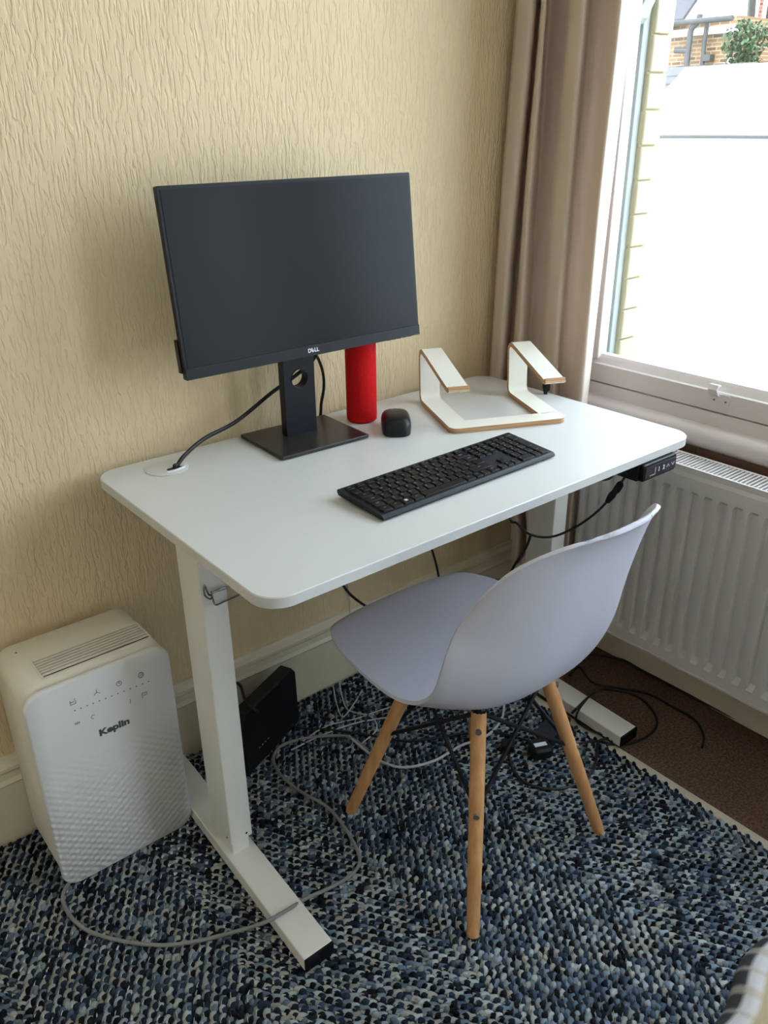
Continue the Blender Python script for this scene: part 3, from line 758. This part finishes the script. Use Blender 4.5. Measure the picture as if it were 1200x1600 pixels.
for c_ in range(3): key(nx+c_*nU, fy, nU, .0125, ['Prt', 'Scr', 'Pau'][c_])
for c_, ch in enumerate('<v>'): key(nx+c_*nU, y0, nU, U*.9, ch)
key(nx+nU, y0+U*.95, nU, U*.9, '^')
qx = nx+3*nU+.004; qU = .0183
npad = [['0', None, '.'], ['1', '2', '3'], ['4', '5', '6'], ['7', '8', '9'], ['Num', '/', '*']]
for r in range(5):
    for c_ in range(3):
        if r == 0 and c_ == 1: continue
        key(qx+c_*qU, y0+r*U, qU*2 if (r == 0 and c_ == 0) else qU, U, npad[r][c_])
key(qx+3*qU, y0, qU, U*2, 'Ent'); key(qx+3*qU, y0+2*U, qU, U*2, '+'); key(qx+3*qU, y0+4*U, qU, U, '-')
for c_ in range(4): key(qx+c_*qU, fy, qU, .0125)

# ------------------------------------------------------------------ bent plywood laptop stand
ls = thing('laptop_stand', 'white laminated plywood laptop riser with two slanted arms', 'laptop stand', (.6525, -.281, DH), math.radians(-24.5))
SW, SD, TH, BW = .262, .222, .0105, .046     # width, depth, board thickness, strip width
def strip(path, x0, x1, name, taper=None):
    """board following a (b, z) centre path, thickness TH, between x0 and x1; faces laminate, edges plywood"""
    P = [np.array(p, float) for p in path]; L = []; R_ = []
    for i in range(len(P)):
        t = P[min(i+1, len(P)-1)]-P[max(i-1, 0)]; t /= np.linalg.norm(t); n_ = np.array([-t[1], t[0]])
        L.append(P[i]+n_*TH/2); R_.append(P[i]-n_*TH/2)
    n_ = len(P)
    X0 = [x0 if taper is None else x0+taper[0](i/(n_-1)) for i in range(n_)]; X1 = [x1 if taper is None else x1+taper[1](i/(n_-1)) for i in range(n_)]
    vs = [(X0[i], *L[i]) for i in range(n_)]+[(X1[i], *L[i]) for i in range(n_)]+[(X0[i], *R_[i]) for i in range(n_)]+[(X1[i], *R_[i]) for i in range(n_)]
    lam = MB().add(vs, [(i, i+1, n_+i+1, n_+i) for i in range(n_-1)]+[(2*n_+i, 3*n_+i, 3*n_+i+1, 2*n_+i+1) for i in range(n_-1)])
    o = lam.build(name, M['laminate'], ls, smooth=True, angle=50)
    e = MB().add(vs, [(i, 2*n_+i, 2*n_+i+1, i+1) for i in range(n_-1)]+[(n_+i, n_+i+1, 3*n_+i+1, 3*n_+i) for i in range(n_-1)]+[(0, n_, 3*n_, 2*n_), (n_-1, 3*n_-1, 4*n_-1, 2*n_-1)])
    e.build('plywood_edge', M['ply'], o)
    return o
def arc(c, r, a0, a1, n=6): return [(c[0]+r*math.cos(math.radians(a)), c[1]+r*math.sin(math.radians(a))) for a in np.linspace(a0, a1, n)]
zc = .0008+TH/2; rr_ = .020
arm = [(BW-.002, zc), (SD-rr_, zc)]+arc((SD-rr_, zc+rr_), rr_, -90, 8)[1:]
topb, topz = SD+.006-.004, .121
arm += [(SD+.006, .107)]+arc((SD-.010, .107), .016, 6, 100)[1:]
d_ = np.array([-math.cos(math.radians(12)), -math.sin(math.radians(12))])
s0 = np.array(arm[-1]); arm += [tuple(s0+d_*.09), tuple(s0+d_*.178)]
e0 = np.array(arm[-1]); arm += [tuple(e0+np.array([-.006, .0005])), tuple(e0+np.array([-.012, .004]))]
for a0, a1 in ((0, BW), (SW-BW, SW)): strip(arm, a0, a1, 'arm')
po = rrect(0, SW, 0, BW, .018, 6); po = [q for q in po if q[1] < BW*.5]+[(SW, BW), (0, BW)]
po = [(q[0], q[1]) for q in po]
i0 = max(range(len(po)), key=lambda i: -po[i][0]*1e3-po[i][1])
c_ = (SW/2, BW/2); po.sort(key=lambda q: math.atan2((q[1]-c_[1])*8, q[0]-c_[0])); n_ = len(po)
vs = [(*q, .0008) for q in po]+[(*q, .0008+TH) for q in po]
fb = MB().add(vs, [tuple(range(n_-1, -1, -1)), tuple(range(n_, 2*n_))]).build('front_bar', M['laminate'], ls)
MB().add(vs, [(i, (i+1) % n_, n_+(i+1) % n_, n_+i) for i in range(n_)]).build('plywood_edge', M['ply'], fb)
# small black clip-on thing on the desk edge behind the riser
cl = thing('cable_clip', 'small black rubber plug standing at the right desk edge', 'cable clip', (1.016, -.222, DH), math.radians(20))
MB().lathe([(.0, .0005), (.0045, .0005), (.005, .006), (.007, .008), (.0085, .018), (.0085, .028), (.006, .034), (.0, .035)], 16).build('plug_body', M['black_plastic'], cl, smooth=True)
MB().box(-.003, .003, -.009, -.006, .010, .024).build('plug_tab', M['black_plastic'], cl)

# ================================================================== AIR PURIFIER
AX0, AX1, AY0, AY1, AH = -.244, .0275, -.176, .013, .462
pur = thing('air_purifier', 'white air purifier with slotted top and quilted front panel', 'air purifier', ((AX0+AX1)/2, (AY0+AY1)/2, 0))
def ap(name, mb, m, parent=None, **k): mb.xf(lambda v: v-np.array(pur.location)); return mb.build(name, m, parent or pur, **k)
bodyp = ap('body', MB().prism(rrect(AX0+.003, AX1-.003, .012, AH, .034, 8), AY0+.016, AY1, 'y', .012), M['pur_body'], smooth=True, angle=60)
for fx in (AX0+.04, AX1-.04):
    for fy_ in (AY0+.04, AY1-.03): ap('rubber_foot', MB().cyl((fx, fy_, .002), (fx, fy_, .016), .012, n=14), M['black_plastic'])
qm = mat('purifier_front', srgb(226, 226, 228), .34, var=.012, vscale=4)
n = qm.node_tree.nodes; l = qm.node_tree.links
tc = n.new('ShaderNodeTexCoord'); sx = n.new('ShaderNodeSeparateXYZ'); l.new(tc.outputs['Object'], sx.inputs[0])
def mth(op, a, b=None, c=None):
    q = n.new('ShaderNodeMath'); q.operation = op
    for i, v in enumerate((a, b, c)):
        if v is None: continue
        if isinstance(v, (int, float)): q.inputs[i].default_value = v
        else: l.new(v, q.inputs[i])
    return q.outputs[0]
fx_ = mth('MULTIPLY', sx.outputs['X'], 2*math.pi/.021); fz_ = mth('MULTIPLY', sx.outputs['Z'], 2*math.pi/.0155)
s1 = mth('SINE', fx_); s2 = mth('SINE', fz_); hq = mth('MULTIPLY', s1, s2)
fade = n.new('ShaderNodeMapRange'); fade.inputs['From Min'].default_value = .30; fade.inputs['From Max'].default_value = .17; fade.clamp = True
l.new(sx.outputs['Z'], fade.inputs['Value'])
hh = mth('MULTIPLY', hq, fade.outputs[0])
bpn = n.new('ShaderNodeBump'); bpn.inputs['Strength'].default_value = .32; bpn.inputs['Distance'].default_value = .003
l.new(hh, bpn.inputs['Height']); l.new(bpn.outputs['Normal'], n['Principled BSDF'].inputs['Normal'])
front = ap('front_panel', MB().prism(rrect(AX0, AX1, .006, AH-.004, .034, 10), AY0, AY0+.015, 'y', .004), qm, smooth=True, angle=50)
vx0, vx1, vy0, vy1 = -.192, .006, -.141, -.078
tray = ap('vent_recess', MB().prism(rrect(vx0-.004, vx1+.004, vy0-.004, vy1+.004, .005, 4), AH-.0002, AH+.0012), M['pur_body'])
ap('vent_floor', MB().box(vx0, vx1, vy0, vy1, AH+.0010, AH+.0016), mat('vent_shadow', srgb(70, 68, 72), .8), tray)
for k in range(7):
    y_ = vy0+.003+k*.0089
    ap('slat', MB().box(vx0, vx1, y_, y_+.0050, AH+.001, AH+.0036), M['pur_body'])
ap('top_screw', MB().cyl((-.205, -.03, AH-.001), (-.205, -.03, AH+.0006), .0018, n=8), M['ink'])
RF = Matrix.Rotation(math.radians(90), 4, 'X')
def fpos(px): p = PY(px, AY0-.0006); return p-np.array(pur.location)
text_obj('lettering', 'Keplin', .0195, M['ink'], pur, Matrix.Translation(fpos((179, 1136))) @ RF @ Matrix.Diagonal((1.18, 1, 1, 1)), bold=.0008)
dots = [(117+k*9.62, 1110.5-k*3.8) for k in range(13)]
for q in dots:
    p = fpos(q); MB().box(p[0]-.0014, p[0]+.0014, p[1], p[1]+.0006, p[2]-.0007, p[2]+.0007).build('dot_mark', M['ink'], pur)
def mark(px, segs, s=.006):
    p = fpos(px); m = MB()
    for (a, b, c, d) in segs: m.tube([(p[0]+a*s, p[1]+.0002, p[2]+b*s), (p[0]+c*s, p[1]+.0002, p[2]+d*s)], .0005, 5)
    m.build('icon_mark', M['ink'], pur)
ring = [(math.cos(a), math.sin(a), math.cos(a+.79), math.sin(a+.79)) for a in np.arange(0, 6.28, .785)]
mark((114, 1097), [(-.8, -.8, .8, -.8), (-.8, -.8, -.8, .6), (.8, -.8, .8, .2), (.3, .5, .8, .9), (-.8, 0, .4, 0)])
mark((151, 1082), [(0, 0, 0, 1), (0, 0, -.9, -.6), (0, 0, .9, -.6)])
mark((186, 1068), ring+[(0, 0, 0, .8), (0, 0, .5, 0)], .005)
mark((220, 1055), ring+[(-.6, 0, .6, 0)], .0052)
mark((121, 1130), [(-1, -.4, 1, -.4), (-1, .3, 1, .3), (-1, -.4, -1, .3), (1, -.4, 1, .3), (0, -.4, 0, .3)], .004)
mark((146, 1120), ring[1:6], .004)
mark((203, 1096), [(0, -1, .3, 1)], .004)
mark((226, 1086), [(-.9, -1, -.9, 1), (-.9, 1, .9, 1), (.9, 1, .9, -.3), (-.5, 0, .6, 0)], .0052)

# ================================================================== CHAIR
CX, CY = .480, -.556
chair = thing('shell_chair', 'white moulded shell chair on four wooden dowel legs at desk', 'chair', (CX, CY, 0), 0.0)
#        yc     zc    w      ey    ez
ST = [(.284, .420, .075, -.004, -.002),
      (.282, .425, .115, -.008, -.002),
      (.270, .432, .152, -.010, .000),
      (.238, .437, .182, -.006, .003),
      (.170, .434, .206, 0, .009),
      (.080, .426, .220, 0, .018),
      (-.010, .419, .228, 0, .034),
      (-.080, .420, .231, .006, .058),
      (-.135, .437, .232, .020, .082),
      (-.170, .470, .230, .040, .094),
      (-.195, .520, .222, .058, .088),
      (-.212, .580, .209, .068, .068),
      (-.225, .640, .196, .064, .045),
      (-.238, .700, .184, .054, .024),
      (-.251, .750, .168, .042, .008),
      (-.266, .785, .140, .030, -.002),
      (-.281, .804, .102, .018, -.004),
      (-.291, .810, .054, .008, -.003)]
S5 = spline(ST, 4)
n_u = 28; rows = []
for yc_, zc_, w_, ey_, ez_ in S5:
    row = []
    for k in range(n_u+1):
        u = -1+2*k/n_u; a = abs(u)**2.6
        row.append((w_*math.copysign(abs(u)**.92, u), yc_+ey_*a, zc_+ez_*a))
    rows.append(row)
sh = MB().grid(rows).build('seat_shell', M['chair_white'], chair, smooth=True, angle=180)
md = sh.modifiers.new('thickness', 'SOLIDIFY'); md.thickness = .0065; md.offset = 0
md = sh.modifiers.new('round', 'BEVEL'); md.width = .002; md.segments = 2; md.limit_method = 'ANGLE'; md.angle_limit = math.radians(50)
foot = {(-1, 1): (-.181, .189), (-1, -1): (-.192, -.192), (1, -1): (.181, -.185), (1, 1): (.188, .190)}
topz = .395; topo = .088
legs = {}
for (sx_, sy_), (fx, fy_) in foot.items():
    p0 = np.array([fx, fy_, .008]); p1 = np.array([sx_*topo, sy_*topo*(.95), topz])
    lg = MB().tube([p0, p0+(p1-p0)*.02, p0+(p1-p0)*.5, p0+(p1-p0)*.9, p1], [.0105, .0120, .0138, .0140, .0140], 18).build('leg', M['beech'], chair, smooth=True, angle=50)
    legs[(sx_, sy_)] = (p0, p1, lg)
    MB().cyl(p0+(p0-p1)*.016, p0+(p1-p0)*.002, .0090, .0098, n=14).build('foot_pad', M['black_plastic'], lg)
    out = np.array([sx_, sy_, 0.])/math.sqrt(2)
    for f in (.56, .93):
        c_ = p0+(p1-p0)*f
        for dr in (np.array([sx_, 0, 0.]), np.array([0, sy_, 0.])):
            q = out
        MB().cyl(c_+out*.0120, c_+out*.0172, .0056, n=14).build('bolt', M['bolt'], lg)
    MB().tube([p1+np.array([0, 0, -.012]), p1+np.array([0, 0, .006]), np.array([sx_*.082, sy_*.078, .416])], [.0143, .0143, .009], 12).build('leg_socket', M['black_plastic'], lg)
order = [(-1, 1), (-1, -1), (1, -1), (1, 1)]
for i in range(4):
    a, b = order[i], order[(i+1) % 4]
    for p, q in ((a, b), (b, a)):
        A0, A1, _ = legs[p]; B0, B1, _ = legs[q]
        MB().cyl(A1+np.array([0, 0, -.004])*1.0, B0+(B1-B0)*.56, .0042, n=10).build('steel_rod', M['black_plastic'], chair)
    A0, A1, _ = legs[a]; B0, B1, _ = legs[b]
    MB().cyl(A1+np.array([0, 0, .004]), B1+np.array([0, 0, .004]), .0048, n=10).build('steel_rod', M['black_plastic'], chair)

# ================================================================== ROUTER
ra = math.atan2(-.048+.1355, .3825-.1842)
ro = thing('router', 'black slab-shaped box standing by the skirting behind the desk leg', 'router', (.1842, -.1355, .006), ra)
MB().prism([(0, 0), (.218, 0), (.215, .150), (.203, .166), (.012, .166), (.0, .150)], .0, .036, 'y', .003).build('case', M['black_plastic'], ro)
for k in range(4):
    MB().box(.050+k*.012, .053+k*.012, -.0006, .0005, .045, .047).build('status_light', M['silver'], ro)
MB().box(.01, .205, -.0004, .0006, .150, .153).build('seam', M['key_black'], ro)

# ================================================================== CABLES
def cable(name, label, pts, r, m, cat='cable', per=8, group=None):
    o = MB().tube(spline(pts, per), r, 8).build(name, M[m], smooth=True)
    return tag(o, label, cat, group)
ZR = .0125
def fl(*q, z=ZR): return [PZ(p, z) for p in q]
cable('monitor_power_cable', 'thick black cable curving from desk grommet up behind the monitor stand',
      [np.array([.128, -.080, DH-.05]), np.array([.128, -.080, DH+.003]), PY((277, 727), -.076), PY((290, 710), -.068), PY((320, 685), -.050), PY((370, 658), -.030), PY((424, 614), -.022), PY((455, 592), -.022), PY((486, 566), -.040), PY((500, 540), -.07)], .0042, 'black_cable')
cable('video_cable', 'thin black cable hanging behind monitor between stand and red cylinder',
      [PY((480, 556), -.06), PY((494, 556), -.03), PY((504, 580), -.008), PY((506, 605), .004), PY((502, 630), .012), PY((498, 655), .018), np.array([.478, .020, .70]), np.array([.47, .020, .55])], .0034, 'black_cable')
cable('handset_cable', 'black cable with inline plug looping down from the desk handset',
      [PY((992, 738), -.575), PY((980, 741), -.57), PY((972, 752), -.56), PY((955, 776), -.54), PY((930, 802), -.52), PY((895, 826), -.47), PY((860, 839), -.44), PY((828, 835), -.41), PY((808, 818), -.38), PY((796, 803), -.36), np.array([.78, -.33, .712])], .0026, 'black_cable')
ip = MB().tube([PY((971, 753), -.558), PY((969, 757), -.556), PY((964, 765), -.55), PY((960, 769), -.547), PY((956, 774), -.542), PY((949, 784), -.535)], [.004, .0078, .0082, .0066, .0082, .0055], 10)
tag(ip.build('cable_connector', M['black_plastic'], smooth=True), 'black inline connector on the cable below the handset', 'connector')
cable('drop_cable', 'black cable dropping behind the chair seat from the handset cable',
      [PY((829, 836), -.41), PY((822, 855), -.40), PY((806, 880), -.37), PY((788, 903), -.33), np.array([.80, -.22, .30]), np.array([.86, -.16, .08]), np.array([.90, -.20, .012])], .0030, 'black_cable')
cable('under_desk_cable', 'black cable sagging under the front desk edge above the chair seat',
      [PY((520, 880), -.27), PY((534, 911), -.26), PY((552, 933), -.22), PY((583, 955), -.18), PY((625, 985), -.17), PY((680, 1020), -.17), np.array([.62, -.16, .1]), np.array([.60, -.14, .013])], .0030, 'black_cable')
cable('under_desk_cable', 'straight black cable hanging below the middle of the desk',
      [PY((668, 835), -.035), PY((674, 856), -.03), PY((681, 880), -.02), PY((687, 912), -.015), PY((690, 950), -.012), PY((692, 1000), -.012)], .0030, 'black_cable')
cable('router_power_cable', 'black cable running from the router across the rug under the chair',
      [np.array([.088, -.225, .70]), np.array([.086, -.215, .52]), np.array([.088, -.205, .36]), PY((372, 1068), -.16), PY((386, 1098), -.19), PZ((420, 1122), .06), *fl((470, 1137), (520, 1141), (585, 1150), (640, 1158), (700, 1150), (760, 1142), (800, 1150), (850, 1165))], .0032, 'black_cable')
cable('purifier_power_cable', 'grey mains cable curling from the air purifier over the desk foot',
      [np.array([-.215, -.16, .02]), *fl((99, 1395), (104, 1422), (130, 1450), (180, 1468), (250, 1477), (310, 1470)), PZ((370, 1455), .022), PZ((414, 1441), .043), PZ((452, 1420), .043), PZ((480, 1403), .024), *fl((520, 1385), (550, 1366), (562, 1345), (555, 1322), (535, 1288), (510, 1260), (470, 1237), (440, 1212), (427, 1188), (436, 1168), (465, 1156), (510, 1150), (545, 1152), (575, 1172))], .0036, 'grey_cable', per=6)
cable('grey_floor_cable', 'pale grey cable curving under the chair behind the front leg',
      fl((545, 1150), (570, 1172), (600, 1192), (635, 1199), (680, 1188), (720, 1165), (760, 1150), (783, 1125), (788, 1100)), .0032, 'white_cable', per=6)
for k, (pts, lab) in enumerate(((((470, 1160), (510, 1135), (560, 1122), (600, 1108), (640, 1100)), 'thin pale wire on the rug running toward the router'),
                       (((520, 1070), (526, 1100), (536, 1120), (556, 1095), (566, 1078)), 'thin pale wire looping upright by the skirting'),
                       (((530, 1065), (535, 1090), (545, 1110), (580, 1120), (588, 1140), (565, 1162)), 'thin pale wire in hooked loop near the chair front leg'),
                       (((455, 1172), (500, 1150), (555, 1130), (610, 1120)), 'pale wire lying along the black router cable'))):
    cable('thin_wire', lab, fl(*pts, z=ZR-.002+.0004*k), .0018, 'white_cable', cat='wire', group='thin wires on the rug')
cable('thin_wire', 'dark thin wire looped on the rug beside the router', fl((450, 1150), (500, 1165), (560, 1140), (575, 1115), (560, 1100)), .0018, 'black_cable', cat='wire', group='thin wires on the rug')

ZC = .006
ad = thing('power_adapter', 'dark rectangular power brick on the rug beside the right desk foot', 'power adapter', tuple(PZ((862, 1148), .010)), math.radians(12))
MB().prism(rrect(-.052, .052, -.024, .024, .006, 3), 0, .032, 'z', .004).build('case', mat('adapter_plastic', srgb(26, 30, 42), .45), ad, smooth=True, angle=40)
MB().cyl((.052, 0, .016), (.07, 0, .016), .006, .004, n=10).build('strain_relief', M['black_plastic'], ad)
pl = thing('mains_plug', 'black mains plug with white sticker lying on the rug', 'plug', tuple(PZ((843, 1178), .010)), math.radians(-25))
MB().prism(rrect(-.024, .024, -.024, .024, .010, 4), 0, .03, 'z', .005).build('body', M['black_plastic'], pl, smooth=True, angle=40)
MB().box(-.016, .014, -.008, .004, .0299, .0306).build('sticker', M['sticker'], pl)
for a, b in ((-.01, .024), (.01, .024), (0, .024)):
    MB().box(a-.002, a+.002, b, b+.014, .012 if a else .02, .016 if a else .026).build('pin', M['chrome'], pl)
p2 = thing('small_plug', 'small black plug with metal pins behind the chair rear leg', 'plug', tuple(PZ((793, 1170), .010)), math.radians(40))
MB().prism(rrect(-.014, .014, -.016, .016, .006, 3), 0, .022, 'z', .004).build('body', M['black_plastic'], p2, smooth=True, angle=40)
for a in (-.006, .006): MB().box(a-.0015, a+.0015, .016, .028, .009, .013).build('pin', M['chrome'], p2)
cable('adapter_cable', 'black cable looping wide over the carpet around the right desk foot',
      [PZ((893, 1115), .03), PZ((906, 1102), .045), PZ((925, 1085), .044), PZ((945, 1077), .012), *fl((985, 1083), (1012, 1100), (1027, 1125), (1018, 1145), (990, 1160), (958, 1163), (930, 1158), z=ZC), PZ((905, 1162), .012), PZ((870, 1166), .013)], .0032, 'black_cable')
cable('radiator_side_cable', 'black cable trailing across the brown carpet towards the radiator',
      fl((890, 1055), (905, 1042), (925, 1065), (960, 1074), (1010, 1083), (1050, 1103), (1085, 1124), (1100, 1148), (1097, 1168), z=ZC), .0032, 'black_cable')
cable('skirting_cable', 'black cable lying along the skirting below the radiator',
      fl((915, 1024), (940, 1024), (975, 1032), (1000, 1046), (1050, 1072), (1110, 1103), (1200, 1149), (1280, 1190), z=.004), .0036, 'black_cable')
cable('foot_loop_cable', 'black cable loop draped over the right desk foot',
      [PZ((917, 1092), .044), PZ((905, 1108), .044), PZ((900, 1122), .030), *fl((904, 1130), (925, 1142), (950, 1150), (958, 1156), (948, 1165), z=.012)], .0026, 'black_cable')
cable('chair_loop_cable', 'black cable looping on the rug behind the right chair leg',
      fl((795, 1180), (802, 1203), (820, 1222), (850, 1232), (885, 1231), (915, 1215), (930, 1195), (933, 1170), (936, 1158), (955, 1152)), .0034, 'black_cable')

cable('handset_slack', 'short black wire loop peeping below the desk beside the handset', [PY((926, 742), -.55), PY((934, 748), -.555), PY((945, 750), -.56), PY((955, 746), -.565), PY((961, 738), -.565)], .0022, 'black_cable')
cable('wall_wire', 'thin cream wire running down the wall onto the skirting', [np.array(PY((538, 880), .036)), PY((542, 910), .036), PY((546, 935), .034), PY((546, 952), .018), PY((548, 968), .016)], .0018, 'white_cable', cat='wire')

# ================================================================== BLANKET over a seat corner at the near right
pm = bpy.data.materials.new('plaid_wool'); pm.use_nodes = True
n = pm.node_tree.nodes; l = pm.node_tree.links; b = n['Principled BSDF']; b.inputs['Roughness'].default_value = .95
uvn = n.new('ShaderNodeAttribute'); uvn.attribute_name = 'Col'
l.new(uvn.outputs['Color'], b.inputs['Base Color'])
ns = n.new('ShaderNodeTexNoise'); ns.inputs['Scale'].default_value = 700
bpn = n.new('ShaderNodeBump'); bpn.inputs['Strength'].default_value = .7; bpn.inputs['Distance'].default_value = .002
l.new(ns.outputs['Fac'], bpn.inputs['Height']); l.new(bpn.outputs['Normal'], b.inputs['Normal'])
bl = thing('plaid_blanket', 'black white and tan plaid wool blanket edge at the bottom right corner', 'blanket', (.5, -1.25, 0.0))
zb_ = .47
e0 = PZ((1084, 1620), zb_-.035); e1 = PZ((1204, 1458), zb_-.035)
dirv = (e1-e0)/np.linalg.norm(e1-e0); side = np.array([dirv[1], -dirv[0], 0.])
if np.dot(side, np.array([1, -1, 0])) < 0: side = -side
rows = []; cols_ = []
LN = 90; WN = 70
dark = srgb(46, 46, 48); white = srgb(205, 203, 206); tan = srgb(176, 158, 128); mid = srgb(150, 146, 138)
for i in range(LN+1):
    s = -.16+.52*i/LN; row = []
    for j in range(WN+1):
        t = j/WN; d = t*.55
        # rolled edge, then the top, with soft rumples
        if d < .07:
            a = d/.07*math.pi/2; off = .035*(1-math.cos(a)); zz_ = zb_-.035*(1-math.sin(a))-.0
        else:
            off = .035+(d-.07); zz_ = zb_+.010*math.sin((d-.07)*14)
        off += .006*math.sin(s*23+1)+.004*math.sin(s*41)
        p = e0+dirv*s+side*off; row.append((p[0]-.5, p[1]+1.25, zz_+.004*math.sin(s*30+d*9)))
        band = d
        c_ = dark if band < .047 else (white if band < .068 else (tan if band < .115 else (dark if band < .15 else (tan if band < .19 else white))))
        if (s % .032) < .0075: c_ = tuple(.5*x+.5*y for x, y in zip(c_, tan)) if c_ != dark else mid
        cols_.append((*c_, 1))
    rows.append(row)
bo = MB().grid(rows).build('cloth', pm, bl, smooth=True, angle=180)
ca_ = bo.data.color_attributes.new('Col', 'FLOAT_COLOR', 'POINT'); ca_.data.foreach_set('color', np.array(cols_, dtype=np.float32).ravel())
md = bo.modifiers.new('thickness', 'SOLIDIFY'); md.thickness = .006; md.offset = -1
# the seat under it
pts = [e0+dirv*(-.15)+side*.05, e0+dirv*.35+side*.05, e0+dirv*.35+side*.54, e0+dirv*(-.15)+side*.54]
st = thing('seat_bench', 'upholstered seat hidden below the plaid blanket', 'seat', (.5, -1.25, 0))
poly = [(p[0]-.5, p[1]+1.25) for p in pts]
ar = sum(poly[i-1][0]*poly[i][1]-poly[i][0]*poly[i-1][1] for i in range(4))
if ar < 0: poly = poly[::-1]
MB().prism(poly, .10, zb_-.03, 'z', .01).build('cushion', M['plaid_dark'], st)
for p in poly: MB().cyl((p[0]*.9+.02, p[1]*.9-.01, .011), (p[0]*.9+.02, p[1]*.9-.01, .11), .02, n=12).build('leg', M['brown_wood'], st)
